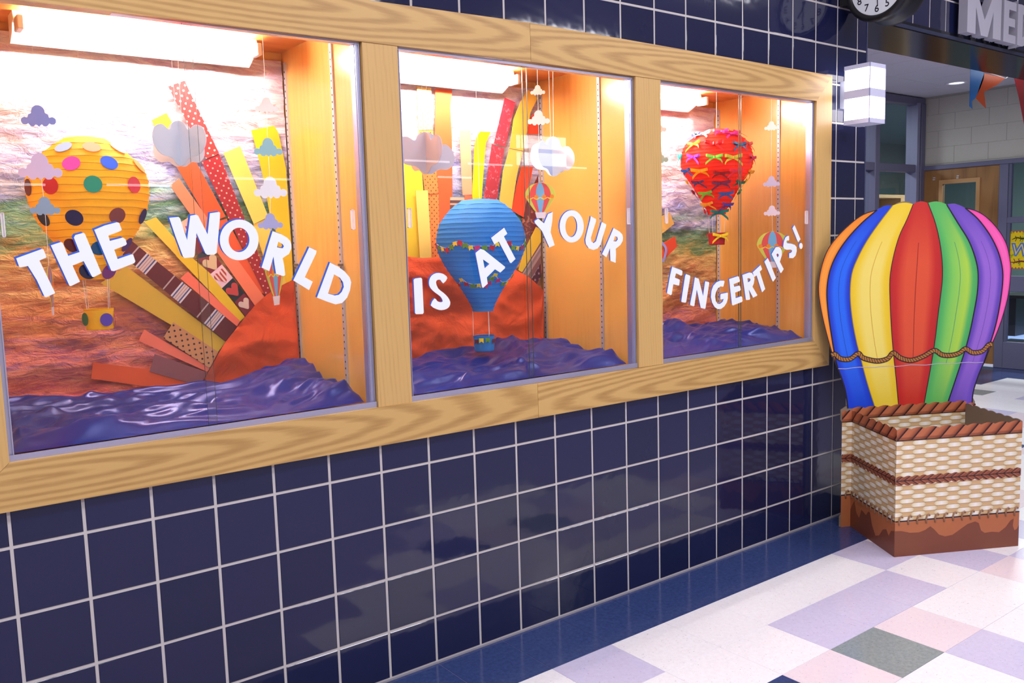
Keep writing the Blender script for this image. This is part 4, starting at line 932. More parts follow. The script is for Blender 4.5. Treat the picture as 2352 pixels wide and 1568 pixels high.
LR = Lantern((1646, 385), YLn, [(298, 21), (304, 38), (312, 52), (331, 73), (354, 81), (375, 83), (396, 76), (417, 62), (438, 49), (459, 37), (480, 25), (492, 21)], .00232, 2.2012, 298, .002317)
trd = empty('hot_air_balloon_lantern', (LR.c.x, YLn, 1.58), 'red paper lantern balloon covered with rows of ribbon bows', 'lantern balloon')
LR.envelope(trd, M_red, paper((204, 44, 34)), rings=24)
c6f = lambda x, y: (1500+x/4.75, 270+y/4.75)
bowc = {}
def bow(fr, s_, c, parent, flip=1, tilt=0.0):
    P, U, V, N = fr; b = MB()
    ct, st = math.cos(tilt), math.sin(tilt); U, V = U*ct+V*st, V*ct-U*st; P = P+N*.004
    def rib(pts, w_):                          # ribbon strip through (u, v, n) points, w_ tall
        n = len(b.v)
        for (u, v, k) in pts:
            for h in (1, -1): b.v.append(P+U*(u*s_*flip)+V*((v+h*w_/2)*s_)+N*(k*s_))
            for h in (1, -1): b.v.append(P+U*(u*s_*flip)+V*((v+h*w_/2)*s_)+N*(k*s_-.0007))
        for i in range(len(pts)-1):
            a = n+4*i; b.f += [(a, a+1, a+5, a+4), (a+2, a+6, a+7, a+3), (a, a+4, a+6, a+2), (a+1, a+3, a+7, a+5)]
        e = n+4*(len(pts)-1); b.f += [(n, n+2, n+3, n+1), (e, e+1, e+3, e+2)]
    for sg in (-1, 1):
        rib([(0, 0, .03), (sg*.2, .05, .10), (sg*.40, .10, .12), (sg*.47, .10, .06), (sg*.40, .07, .02), (sg*.2, .03, .0), (0, 0, .0)], .15)
    rib([(0, 0, .03), (-.2, -.12, .06), (-.38, -.27, .05), (-.48, -.38, .04)], .13); rib([(0, 0, .03), (.18, -.06, .06), (.36, -.14, .05), (.46, -.30, .03)], .12)
    rib([(-.06, 0, .05), (0, 0, .09), (.06, 0, .05)], .15)
    return b.build('bow', paper(c, rough=.35), parent)
for k, (x, y, c) in enumerate([(540, 190, (130, 190, 208)), (465, 205, (60, 70, 150)), (745, 165, (222, 52, 156)), (850, 190, (210, 50, 150)), (920, 175, (214, 30, 70)), (450, 297, (242, 182, 40)), (665, 288, (204, 30, 40)), (935, 302, (40, 82, 124)), (1030, 292, (206, 50, 40)),
                               (308, 440, (40, 152, 152)), (445, 432, (142, 62, 204)), (670, 432, (112, 202, 62)), (870, 436, (204, 184, 52)), (1070, 440, (206, 40, 84)), (375, 577, (30, 80, 164)), (515, 577, (242, 172, 22)), (740, 602, (156, 38, 40)), (900, 572, (242, 60, 76)), (1045, 592, (242, 152, 40)),
                               (368, 706, (232, 182, 30)), (500, 702, (72, 52, 104)), (740, 710, (134, 50, 84)), (935, 702, (30, 112, 82)), (1010, 692, (236, 190, 40)), (445, 815, (150, 30, 50)), (580, 822, (112, 194, 62)), (790, 826, (62, 102, 174)), (930, 816, (62, 172, 82)), (600, 940, (242, 172, 40)), (800, 946, (92, 72, 164)), (720, 1030, (30, 122, 112)), (560, 1030, (206, 40, 50))]):
    bow(LR.hit(*c6f(x, y)), .092 if k % 3 else .105, c, trd, 1 if k % 2 else -1, frn.uniform(-.12, .12))
zb0, zb1 = at(1648, 535, YLn).z, at(1648, 562, YLn).z
M_redb = papermat('dark_red_basket', srgb(176, 22, 32), .5)
bk = LR.rig(trd, M_redb, .045, zb0, zb1, 4, .2)
for x, y, c, s_ in ((730, 1290, (246, 204, 30), .095), (600, 1280, (190, 26, 36), .05), (800, 1282, (60, 84, 120), .045)): bow(basket_fr(LR, *c6f(x, y), .045, zb0, zb1), s_, c, bk)

# ------------------------------------------------------------------ paper clouds and small paper balloons on threads
CLOUD = smooth_loop([(-1, -.30), (-.97, -.12), (-.80, -.02), (-.63, -.05), (-.56, .14), (-.41, .22), (-.36, .47), (-.19, .67), (0, .72), (.19, .67), (.36, .47), (.41, .22), (.56, .14), (.63, -.05), (.80, -.02), (.97, -.12), (1, -.30), (.9, -.46), (.72, -.48), (.6, -.42), (.48, -.57), (.28, -.59), (.16, -.48), (0, -.61), (-.16, -.48), (-.28, -.59), (-.48, -.57), (-.6, -.42), (-.72, -.48), (-.9, -.46)], 3)
BIG = smooth_loop([(-1, .12), (-.90, .46), (-.62, .58), (-.36, .44), (-.22, .68), (.06, .78), (.32, .64), (.44, .34), (.74, .34), (.97, .06), (.98, -.30), (.76, -.56), (.44, -.58), (.16, -.76), (-.14, -.70), (-.34, -.50), (-.70, -.42), (-.93, -.18)], 4)
def mini_balloon(c, hgt, ang, parent):
    U = Vector((math.cos(ang), math.sin(ang), 0)); V = Vector((0, 0, 1)); N = U.cross(V)
    def hw(z):
        if z >= .13: return .42*math.sqrt(max(0, 1-((z-.13)/.37)**2))
        t = (.13-z)/.45; return .42*(1-t)**.85*.74+.11
    def gore(f0, f1, ztop, zbot, d):
        n = 14; zs = [ztop+(zbot-ztop)*i/n for i in range(n+1)]
        return [(f0*hw(z), z) for z in zs]+[(f1*hw(z), z) for z in reversed(zs)]
    o = MB().prism([[(x*hgt, z*hgt) for x, z in gore(-1, 1, .499, -.31, 0)]], (c, U, V, N), .0012).build('paper_balloon', paper((206, 208, 84)), parent)
    k = 0
    for f0, f1, col in ((-.70, -.28, (226, 84, 80)), (-.28, .28, (116, 178, 218)), (.28, .70, (226, 84, 80))):
        for dd in (.0012, -.0006):
            MB().prism([[(x*hgt, z*hgt) for x, z in gore(f0, f1, .49, -.31, 0)]], (c+N*dd, U, V, N), .0006).build('stripe', paper(col), o)
    sc = [(-1*hw(.10), .12)]+[p for i in range(4) for p in [(hw(.08)*(-1+.5*i+.5*t/6), .08-.05*math.sin(PI*t/6)) for t in range(7)]]+[(hw(.10), .12)]+[(hw(.08)*(1-2*t/16), .10-.03*abs(math.sin(PI*t/4))) for t in range(1, 16)]
    MB().prism([[(x*hgt, z*hgt) for x, z in sc]], (c+N*.0018, U, V, N), .0005).build('scallop_band', paper((240, 208, 70)), o)
    for i in range(4):
        MB().prism([ell(hw(.1)*(-.80+.533*i)*hgt, .11*hgt, .055*hgt, .055*hgt, 14)], (c+N*.0023, U, V, N), .0005).build('orange_dot', paper((240, 140, 40)), o)
    MB().prism([[(x*hgt, z*hgt) for x, z in ((-.15, -.31), (.15, -.31), (.11, -.47), (-.11, -.47))]], (c, U, V, N), .0016).build('basket', paper((240, 224, 226)), o)
def facing(x): d = ray(x, 700); return math.atan2(d.y, d.x)-PI/2
def mobile(name_label, Y, clouds, balloon=None, ang=-.35, top=None):
    c0 = at(clouds[0][0], clouds[0][1], Y); t = empty('cloud_mobile', (c0.x, Y, CT), name_label, 'mobile')
    line = [Vector((c0.x, Y, CT-.001))]
    for (x, y, wpx, col) in clouds:
        c = at(x, y, Y); _, _, dep = proj(c); wd = wpx*dep/FPX*1.05; s_ = wd/1.86; a = facing(x)+frn.uniform(-.22, .22)
        U = Vector((math.cos(a), math.sin(a), 0)); V = Vector((0, 0, 1)); N = U.cross(V)
        MB().prism([[(p[0]*s_, p[1]*s_) for p in CLOUD]], (c, U, V, N), .0012).build('cloud', paper(col), t); line.append(c-N*.0008)
    if balloon:
        x, y, hpx, a = balloon; c = at(x, y, Y); _, _, dep = proj(c); h = hpx*dep/FPX
        mini_balloon(c, h, a, t); line.append(c-Vector((0, 0, -.45*h)))
    MB().tube(line, .0008, 4).build('thread', M_string, t)
mobile('thread of blue, lilac and grey clouds before the yellow lantern', .14, [(88, 268, 64, (132, 142, 208)), (92, 385, 80, (216, 194, 228)), (103, 475, 56, (142, 162, 184))], (117, 668, 118, facing(117)+1.45))
mobile('thread of white, aqua and lilac clouds by the first divider', .20, [(612, 243, 46, (252, 244, 244)), (616, 340, 56, (150, 198, 208)), (621, 433, 66, (242, 242, 250)), (621, 510, 50, (172, 174, 222))], (632, 640, 128, facing(632)+1.16))
mobile('thread of two white clouds and a striped balloon in middle bay', .26, [(1235, 208, 30, (252, 248, 248)), (1237, 272, 45, (252, 250, 250))], (1241, 461, 84, facing(1241)+.1))
mobile('thread of three pale clouds and a striped balloon in third bay', .10, [(1772, 290, 28, (244, 240, 232)), (1772, 418, 33, (212, 200, 228)), (1773, 485, 32, (234, 228, 246))], (1774, 574, 86, facing(1774)+.3))
mobile('thread of small clouds mostly hidden behind the second wood stile', .20, [(1508, 292, 40, (236, 226, 226)), (1511, 361, 42, (170, 196, 180))])
def slotted(px, py, wpx, hpx, Y, col, label, a0, col2=None):
    a0 = facing(px)+a0; c = at(px, py, Y); _, _, dep = proj(c); sx = wpx*dep/FPX/2.1; sz = hpx*dep/FPX/1.58
    t = empty('slotted_cloud', (c.x, Y, c.z), label, 'paper cloud', 'slotted paper clouds')
    for k, a in enumerate((a0, a0+PI/2)):
        U = Vector((math.cos(a), math.sin(a), 0)); N = U.cross(Vector((0, 0, 1))); s_ = sx*1.35
        MB().prism([[(p[0]*s_, p[1]*sz) for p in BIG]], (c-N*.0008, U, Vector((0, 0, 1)), N), .0016).build('panel', paper(col if k == 0 or not col2 else col2), t)
    for dx in (-.004, .012): MB().tube([c+Vector((dx, .002, sz*.4)), (c.x+dx*1.5, Y+.002, CT)], .0009, 4).build('thread', M_string, t)
slotted(412, 330, 124, 106, .16, (212, 214, 226), 'grey slotted paper cloud beside the red polka dot ray', .80)
slotted(978, 352, 118, 98, .12, (206, 194, 206), 'mauve slotted paper cloud at the left edge of middle bay', .5)
slotted(1268, 360, 92, 92, .18, (250, 248, 250), 'bright white slotted cloud at the right of middle bay', -.55, (190, 200, 232))

# ------------------------------------------------------------------ cardboard balloon cutout with its basket
A_, B_, L_ = flo(2054, 1279), flo(2338, 1253), flo(1953, 1208)
uu = (B_-A_).normalized(); ZZ = Vector((0, 0, 1)); nn = uu.cross(ZZ); WF = (B_-A_).length
def pan(x, y):
    P = on((x, y), nn, nn.dot(L_)); return ((P-L_).dot(uu), P.z)
cG = lambda p: pan(1860+p[0]/3.2663, 420+p[1]/3.2663)
frP = (L_.copy(), uu, ZZ, nn)
cut = empty('balloon_cutout', (A_+B_)/2+Vector((.15, .25, 0)), 'life size rainbow hot air balloon cardboard standee with wicker basket', 'cutout')
M_card = mat('raw_cardboard', srgb(128, 112, 96), .85)
ZR = .672
bnds = [  # boundaries between the gores, top to bottom (px of the photograph)
    [(505, 203), (400, 237), (300, 310), (200, 410), (130, 510), (85, 640), (65, 780), (75, 900), (105, 1050), (150, 1220), (185, 1330), (207, 1385)],
    [(502, 205), (390, 300), (280, 420), (200, 540), (150, 660), (128, 800), (135, 950), (160, 1130), (190, 1310), (209, 1388)],
    [(620, 170), (520, 300), (430, 430), (360, 560), (315, 680), (302, 830), (315, 1000), (345, 1170), (385, 1330), (430, 1500), (490, 1690)],
    [(775, 158), (730, 270), (670, 400), (625, 560), (600, 720), (602, 900), (612, 1100), (628, 1290), (645, 1450), (667, 1690)],
    [(885, 150), (935, 280), (970, 420), (990, 560), (995, 700), (980, 850), (960, 1000), (940, 1170), (912, 1350), (850, 1690)],
    [(1025, 160), (1110, 300), (1190, 430), (1240, 560), (1262, 680), (1255, 830), (1225, 1000), (1190, 1160), (1140, 1330), (1020, 1690)],
    [(1165, 188), (1260, 270), (1350, 390), (1410, 510), (1440, 620), (1447, 720), (1430, 880), (1395, 1060), (1350, 1210), (1306, 1345)],
    [(1168, 188), (1260, 215), (1340, 270), (1420, 360), (1475, 460), (1500, 570), (1508, 660), (1490, 830), (1450, 990), (1400, 1130), (1350, 1240), (1308, 1348)]]
bl2 = [(209, 1388), (240, 1470), (268, 1568), (285, 1690)]; br2 = [(1306, 1345), (1265, 1440), (1225, 1568), (1215, 1690)]
crv = [smooth_loop(b, 4, False) for b in bnds]
cl2, cr2 = smooth_loop(bl2, 4, False), smooth_loop(br2, 4, False)
tops = [None, [(560, 175)], [(680, 142), (740, 140)], [(830, 140)], [(950, 138)], [(1090, 155)], None]
def resample(c, n):
    d = [0]
    for a, b in zip(c, c[1:]): d.append(d[-1]+math.hypot(b[0]-a[0], b[1]-a[1]))
    out = []
    for i in range(n+1):
        t = d[-1]*i/n; k = max(j for j in range(len(d)) if d[j] <= t+1e-9); k = min(k, len(c)-2)
        u = (t-d[k])/max(1e-9, d[k+1]-d[k]); out.append((c[k][0]+(c[k+1][0]-c[k][0])*u, c[k][1]+(c[k+1][1]-c[k][1])*u))
    return out
def gorem(name, edge, mid, light, seam, light2=None):
    m = mat(name, mid, .35, spec=.4, coat=.15); x, y = uvxy(m)
    c = ramp(m, x, [(0, tuple((a+b)/2 for a, b in zip(edge, mid))), (.12, mid), (.30, light), (.72, light2 or light), (.86, mid), (1, tuple((a+b)/2 for a, b in zip(edge, mid)))])
    c = mixc(m, mathn(m, 'SUBTRACT', 1.0, ramp(m, y, [(0, (0, 0, 0)), (.3, (1, 1, 1)), (.72, (1, 1, 1)), (1, (.1, .1, .1))])), c, mid)
    ln = mathn(m, 'LESS_THAN', mathn(m, 'ABSOLUTE', mathn(m, 'SUBTRACT', x, .5)), .010)
    inr = mathn(m, 'MULTIPLY', mathn(m, 'GREATER_THAN', y, .2), mathn(m, 'LESS_THAN', y, .78))
    setin(m, 'Base Color', mixc(m, mathn(m, 'MULTIPLY', mathn(m, 'MULTIPLY', ln, inr), .7), c, seam)); return m
sg = srgb
GM = [gorem('gore_orange', sg(226, 104, 22), sg(240, 132, 30), sg(248, 158, 62), sg(240, 132, 30)), gorem('gore_blue', sg(24, 44, 160), sg(28, 66, 208), sg(36, 106, 240), sg(18, 28, 120)),
      gorem('gore_yellow', sg(232, 178, 28), sg(240, 206, 50), sg(244, 222, 110), sg(200, 150, 30)), gorem('gore_red', sg(168, 26, 36), sg(200, 42, 40), sg(224, 84, 52), sg(140, 24, 32)),
      gorem('gore_green', sg(46, 150, 84), sg(84, 182, 96), sg(128, 204, 92), sg(28, 130, 110), sg(174, 216, 74)), gorem('gore_purple', sg(78, 56, 150), sg(106, 74, 184), sg(150, 104, 206), sg(80, 50, 150)),
      gorem('gore_pink', sg(228, 60, 150), sg(240, 72, 166), sg(246, 104, 180), sg(240, 72, 166))]
gl_ = ['orange', 'blue', 'yellow', 'red', 'green', 'purple', 'pink']
# raw cardboard backing with the outline of the whole envelope
left = crv[0]+cl2[1:]; right = crv[7]+cr2[1:]
topc = [(505, 203), (560, 175), (620, 170), (680, 142), (740, 140), (775, 158), (830, 140), (885, 150), (950, 138), (1025, 160), (1090, 155), (1165, 188)]
outl = [cG(p) for p in left[::-1]]+[cG(p) for p in smooth_loop(topc, 3, False)[1:-1]]+[cG(p) for p in right]
base_z = 0.0
wl, wr = pan(1928, 935)[0], pan(2247, 916)[0]
bo = [q for q in outl if q[1] > ZR+.004]
hump = lambda s0, s1, z, n, h: [(s0+(s1-s0)*(i+t/5)/n, z+h*math.sin(PI*t/5)) for i in range(n) for t in range(5)]+[(s1, z)]
flapL = [(wl+.020+.010*(abs(math.sin(PI*i*.5)) if 3 < i < 33 else 0)*1.0-(.012 if i <= 3 or i >= 33 else 0), .002+(ZR-.01)*i/36) for i in range(37)]
flapR = [(wr-.020-.010*(abs(math.sin(PI*i*.5)) if 3 < i < 33 else 0), .002+(ZR-.01)*i/36) for i in range(36, -1, -1)]
full = flapL+bo+flapR
envp = MB().prism([full], (L_-nn*.006, uu, ZZ, nn), .006).build('back_panel', M_card, cut)
def gsheet(lc, rc, top, m, nm, label=None, n=40):
    a, b = resample(lc, n), resample(rc, n); v = []; uv = []; K = 6
    for i in range(n+1):
        for k in range(K+1):
            t = k/K; x, y = a[i][0]+(b[i][0]-a[i][0])*t, a[i][1]+(b[i][1]-a[i][1])*t
            if i == 0 and top: y += -16*math.sin(PI*t)
            s_, z = cG((x, y)); z = max(z, .60); v.append(L_+uu*s_+ZZ*z+nn*.0008); uv.append((t, i/n))
    f = [(i*(K+1)+k, (i+1)*(K+1)+k, (i+1)*(K+1)+k+1, i*(K+1)+k+1) for i in range(n) for k in range(K)]
    o = obj(nm, v, f, m, envp, uv=uv)
    if label: o['label'] = label
for g in range(7):
    lc, rc = crv[g], crv[g+1]
    if g == 1: lc = crv[1]+cl2[1:]
    if g == 5: rc = crv[6]+cr2[1:]
    gsheet(lc, rc, tops[g] is not None, GM[g], 'gore', gl_[g]+' printed gore')
M_line = mat('print_line', srgb(28, 20, 40), .45)
def pline(c, wd, nm, m, par, lift=.0014, px=True):
    q = [cG(p) for p in c] if px else c; v = []; f = []
    for i, p in enumerate(q):
        a, b = q[max(0, i-1)], q[min(len(q)-1, i+1)]; d = Vector((b[0]-a[0], b[1]-a[1])).normalized(); e = Vector((-d.y, d.x))*wd/2
        for sgn in (1, -1): v.append(L_+uu*(p[0]+e.x*sgn)+ZZ*(max(p[1], .6)+e.y*sgn)+nn*lift)
    for i in range(len(q)-1): f.append((2*i, 2*i+1, 2*i+3, 2*i+2))
    return obj(nm, v, f, m, par)
for g in range(8):
    c = crv[g]
    if g == 1: c = crv[1]+cl2[1:]
    if g == 6: c = crv[6]+cr2[1:]
    pline(c, .0075 if g in (1, 5, 6) else .0045, 'seam_line', M_line if g not in (2,) else mat('seam_olive', srgb(150, 128, 60), .5), envp)
# printed rope swag
def ropemat():
    m = mat('printed_rope', srgb(150, 96, 44), .5); x, y = uvxy(m)
    f = mathn(m, 'FRACT', mathn(m, 'MULTIPLY', mathn(m, 'ADD', x, mathn(m, 'MULTIPLY', y, .006)), 62))
    setin(m, 'Base Color', ramp(m, f, [(0, sg(60, 34, 20)), (.2, sg(150, 92, 40)), (.55, sg(196, 138, 62)), (.9, sg(130, 78, 34)), (1, sg(60, 34, 20))])); return m
M_rope = ropemat()
swag = [(160, 1292), (190, 1285), (230, 1318), (300, 1320), (362, 1278), (400, 1312), (500, 1335), (580, 1318), (624, 1274), (680, 1313), (760, 1330), (850, 1300), (932, 1256), (990, 1288), (1060, 1292), (1120, 1275), (1166, 1243), (1220, 1272), (1290, 1262), (1338, 1215), (1366, 1210)]
sw = smooth_loop(swag, 6, False); q = [cG(p) for p in sw]; v = []; uv = []; f = []; ac = 0
for i, p in enumerate(q):
    a, b = q[max(0, i-1)], q[min(len(q)-1, i+1)]; d = Vector((b[0]-a[0], b[1]-a[1])).normalized(); e = Vector((-d.y, d.x))*.0095
    if i: ac += (Vector(p)-Vector(q[i-1])).length
    for sgn in (1, -1): v.append(L_+uu*(p[0]+e.x*sgn)+ZZ*(p[1]+e.y*sgn)+nn*.0030); uv.append((ac, sgn))
for i in range(len(q)-1): f.append((2*i, 2*i+1, 2*i+3, 2*i+2))
pline(sw, .029, 'rope_outline', M_line, envp, lift=.0022); obj('rope_swag', v, f, M_rope, envp, uv=uv)
cr = [cG((212+(1300-212)*t/20, 1392-50*t/20+4*math.sin(t*1.7))) for t in range(21)]
pline(cr, .0035, 'fold_crease', mat('crease_pale', srgb(190, 180, 200), .6), envp, lift=.0016, px=False)
MB().box(-.012, .012, 0, 0, 0, 0)
b = MB(); b.prism([[(-.02, 0.0), (.05, 0.0), (.05, .8), (-.02, .8)]], (L_-nn*.03, uu, ZZ, nn), .004); b.build('support_strip', mat('white_card', srgb(214, 214, 224), .7), cut)
# basket faces
def weavemat():
    m = mat('printed_weave', srgb(220, 190, 140), .5); x, y = uvxy(m)
    vr = mathn(m, 'DIVIDE', y, .0228); row = mathn(m, 'FLOOR', vr); fv = mathn(m, 'SUBTRACT', mathn(m, 'FRACT', vr), .5)
    od = mathn(m, 'FRACT', mathn(m, 'MULTIPLY', row, .5))
    fu = mathn(m, 'SUBTRACT', mathn(m, 'FRACT', mathn(m, 'ADD', mathn(m, 'DIVIDE', x, .127), od)), .5)
    e = mathn(m, 'DIVIDE', fu, .325); e2 = mathn(m, 'MULTIPLY', e, e); ee = mathn(m, 'SUBTRACT', 1.0, mathn(m, 'MULTIPLY', mathn(m, 'MULTIPLY', e2, e2), e2))
    hh = mathn(m, 'MULTIPLY', mathn(m, 'SQRT', mathn(m, 'MAXIMUM', ee, 0.0)), .49)
    inside = mathn(m, 'LESS_THAN', mathn(m, 'ABSOLUTE', fv), hh); edge = mathn(m, 'LESS_THAN', mathn(m, 'ABSOLUTE', mathn(m, 'SUBTRACT', mathn(m, 'ABSOLUTE', fv), hh)), .05)
    st = ramp(m, mathn(m, 'ADD', mathn(m, 'MULTIPLY', fu, 1.38), .5), [(.04, sg(206, 184, 136)), (.22, sg(232, 222, 192)), (.50, sg(242, 239, 232)), (.78, sg(230, 218, 188)), (.96, sg(200, 176, 128))])
    gap = ramp(m, mathn(m, 'ADD', fv, .5), [(0, sg(196, 158, 106)), (.5, sg(224, 190, 140)), (1, sg(186, 146, 96))])
    c = mixc(m, inside, gap, st); setin(m, 'Base Color', mixc(m, mathn(m, 'MULTIPLY', edge, .6), c, sg(160, 120, 84))); return m
M_weave = weavemat()
def rimmat(nm, k=1.0):
    m = mat(nm, sg(170, 92, 56), .45); x, y = uvxy(m)
    f = mathn(m, 'FRACT', mathn(m, 'DIVIDE', mathn(m, 'SUBTRACT', x, mathn(m, 'MULTIPLY', y, .95)), .0773))
    c = ramp(m, f, [(0, sg(30, 18, 24)), (.055, sg(30, 18, 24)), (.075, sg(190, 108, 72)), (.5, sg(186, 108, 70)), (.82, sg(150, 78, 46)), (.93, sg(110, 52, 36)), (.95, sg(30, 18, 24)), (1, sg(30, 18, 24))])
    sh = ramp(m, y, [(.0, (1, 1, 1)), (.017, (1, 1, 1)), (.019, (0, 0, 0)), (1, (0, 0, 0))])
    c = mixc(m, mathn(m, 'MULTIPLY', sh, .45), c, sg(84, 36, 22)); ol = mathn(m, 'LESS_THAN', y, .004); setin(m, 'Base Color', mixc(m, ol, c, sg(26, 16, 24))); return m
M_rim = rimmat('printed_rope_rim')
def braidmat():
    m = mat('printed_braid', sg(140, 76, 52), .5); x, y = uvxy(m)
    f = mathn(m, 'FRACT', mathn(m, 'DIVIDE', mathn(m, 'SUBTRACT', x, mathn(m, 'MULTIPLY', mathn(m, 'ABSOLUTE', y), 1.5)), .0425))
    c = ramp(m, f, [(0, sg(44, 22, 24)), (.10, sg(44, 22, 24)), (.14, sg(156, 88, 62)), (.45, sg(164, 96, 66)), (.50, sg(70, 36, 30)), (.56, sg(150, 84, 58)), (.9, sg(140, 76, 52)), (1, sg(44, 22, 24))])
    setin(m, 'Base Color', mixc(m, mathn(m, 'LESS_THAN', mathn(m, 'ABSOLUTE', y), .0022), c, sg(40, 20, 24))); return m
M_braid = braidmat()
M_base = mat('printed_base_brown', sg(178, 104, 62), .45); M_drip = mat('printed_drip_brown', sg(124, 66, 44), .45); M_st = mat('printed_stitch', sg(150, 110, 80), .5)
def uvprism(loops, fr, th, nm, m, par, v0=0.0):
    b = MB(); b.prism(loops, fr, th); uv = [((p-fr[0]).dot(fr[1]), (p-fr[0]).dot(fr[2])-v0) for p in (Vector(q) for q in b.v)]
    return obj(nm, b.v, b.f, m, par, uv=uv)
stitch_me = {}
def face(fr, W, name, drip, parent, th=.005, s0=0.0, z0=.0, nst=14, braid=True, scal=9, inner=False, lowz=0.0, Hh=.660):
    lift = lambda d: (fr[0]+fr[3]*d, fr[1], fr[2], fr[3])
    bd = uvprism([[(s0, lowz), (s0+W, lowz), (s0+W, Hh-.012), (s0, Hh-.012)]], lift(-th), th, name, M_card, parent)
    uvprism([[(s0, .175), (s0+W, .175), (s0+W, Hh-.05), (s0, Hh-.05)]], lift(.0002), .0004, 'weave_print', M_weave, bd)
    rim = [(s0, Hh-.066)]+[(s0+W, Hh-.066)]+hump(s0, s0+W, Hh-.008, scal, .009)[::-1]
    uvprism([rim], lift(.0007), .0006, 'rope_rim', M_rim, bd, v0=Hh-.066)
    if lowz < .05:
        uvprism([[(s0, lowz), (s0+W, lowz), (s0+W, .183), (s0, .183)]], lift(.0007), .0005, 'base_print', M_base, bd)
        if drip: uvprism([[(s0, lowz)]+[(s0+W, lowz)]+[(s0+W*x, y) for x, y in drip[::-1]]], lift(.0013), .0005, 'drip_print', M_drip, bd)
        uvprism([[(s0, .180), (s0+W, .180), (s0+W, .186), (s0, .186)]], lift(.0014), .0004, 'stitch_line', M_line, bd)
        for k in range(nst):
            x = s0+W*(k+.55)/nst
            if 0 not in stitch_me:
                bq = MB(); bq.tube([(-.005, 0, -.022), (-.008, -.001, 0), (-.003, -.0015, .018), (.007, -.0015, .023), (.012, -.001, .016)], .0046, 6); stitch_me[0] = mesh('stitch', bq.v, bq.f, M_st, smooth=True)
            o = link('stitch', stitch_me[0], bd); P = fr[0]+fr[1]*x+fr[2]*.186+fr[3]*.0026
            o.matrix_local = Matrix(((fr[1].x, -fr[3].x, 0, P.x), (fr[1].y, -fr[3].y, 0, P.y), (0, 0, 1, P.z), (0, 0, 0, 1)))
    if braid:
        n = max(6, int(W/.0425)); up = hump(s0, s0+W, .408, n, .008); dn = [(x, .790-y) for x, y in hump(s0, s0+W, .408, n, .008)]
        dn = [(x, .391*2-y) for x, y in up]
        uvprism([up+dn[::-1]], lift(.0013), .0006, 'braid_print', M_braid, bd, v0=.391)
    return bd
dripF = [(0, .135), (.05, .133), (.12, .120), (.19, .118), (.24, .128), (.28, .145), (.31, .128), (.35, .098), (.40, .085), (.46, .090), (.52, .115), (.58, .140), (.64, .150), (.67, .140), (.69, .100), (.72, .085), (.78, .088), (.84, .082), (.89, .105), (.93, .140), (.955, .148), (.95, .110), (.965, .085), (.985, .092), (1, .110)]
dripL = [(0, .095), (.06, .14), (.10, .16), (.15, .10), (.22, .082), (.27, .135), (.32, .13), (.38, .122), (.43, .15), (.47, .15), (.52, .09), (.60, .045), (.68, .06), (.76, .105), (.83, .118), (.88, .092), (.93, .125), (1, .135)]
frF = (A_.copy(), uu, ZZ, nn); fA = face(frF, WF, 'front_wall', dripF, cut)
ul = (A_-L_).normalized(); frL = (L_.copy(), ul, ZZ, ul.cross(ZZ)); face(frL, (A_-L_).length-.0, 'left_wall', dripL, cut, nst=11, scal=7)
# panel shoulders left and right of the basket carry the same print, and the strip seen inside the basket
face((L_+nn*.0006, uu, ZZ, nn), -wl-.016, 'left_flap', None, cut, th=.0005, s0=wl+.016, nst=1, scal=2)
face((L_+nn*.0006, uu, ZZ, nn), WF, 'inner_print', None, cut, th=.0005, s0=0.0, nst=0, scal=9, lowz=.25, Hh=ZR+.004)
face((L_+nn*.0006, uu, ZZ, nn), wr-WF-.016, 'right_flap', None, cut, th=.0005, s0=WF, nst=1, scal=1)
R0 = L_+uu*WF; ur = (B_-R0).normalized(); wrr = (B_-R0).length
rw_ = [(0, 0.0), (wrr, 0.0)]+[(wrr*(1-i/28), .655+.007*abs(math.sin(PI*i/4))) for i in range(29)]
MB().prism([rw_], (R0, ur, ZZ, ur.cross(ZZ)), .005).build('right_wall', M_card, cut)
P0 = R0+ur*.012-uu*.004; MB().prism([[(0, .55), (.03, .575), (.026, .605), (.006, .62)]], (P0, ur, ZZ, -uu), .001).build('tape_tab', mat('white_tab', srgb(226, 224, 230), .5), cut)

# ------------------------------------------------------------------ wall lamp, clock, sign letters
def sconce(x0, x1, y0, y1, z0, z1, label, estr):
    t = empty('wall_sconce', ((x0+x1)/2, y1, z0), label, 'wall lamp')
    M_sh = bpy.data.materials.get('lit_acrylic') or mat('lit_acrylic', srgb(250, 246, 250), .4, emis=(1.0, .93, .97), estr=estr)
    M_bd = bpy.data.materials.get('frosted_band') or mat('frosted_band', srgb(186, 186, 210), .5, emis=(.75, .75, 1.0), estr=.12)
    h = z1-z0
    MB().box(x0+.004, x1-.004, y0+.004, y1, z0+.004, z1-.004).build('shade', M_sh, t)
    for a, b_ in ((0, .075), (.44, .575), (.93, 1)): MB().box(x0, x1, y0, y1+.001, z0+h*a, z0+h*b_).build('band', M_bd, t)
    for x in (x0, x1-.004): MB().box(x, x+.004, y0, y0+.004, z0, z1).build('corner_strip', M_bd, t)
    MB().box(x0+.04, x1+.02, y1, 0.0, z0+h*.32, z0+h*.78).build('back_plate', mat('sconce_plate', srgb(206, 214, 236), .4, .3), t)
    return t
sconce(4.095, 4.250, -.2, -.05, 2.212, 2.522, 'white lit box sconce on the navy tile wall', 4.5)
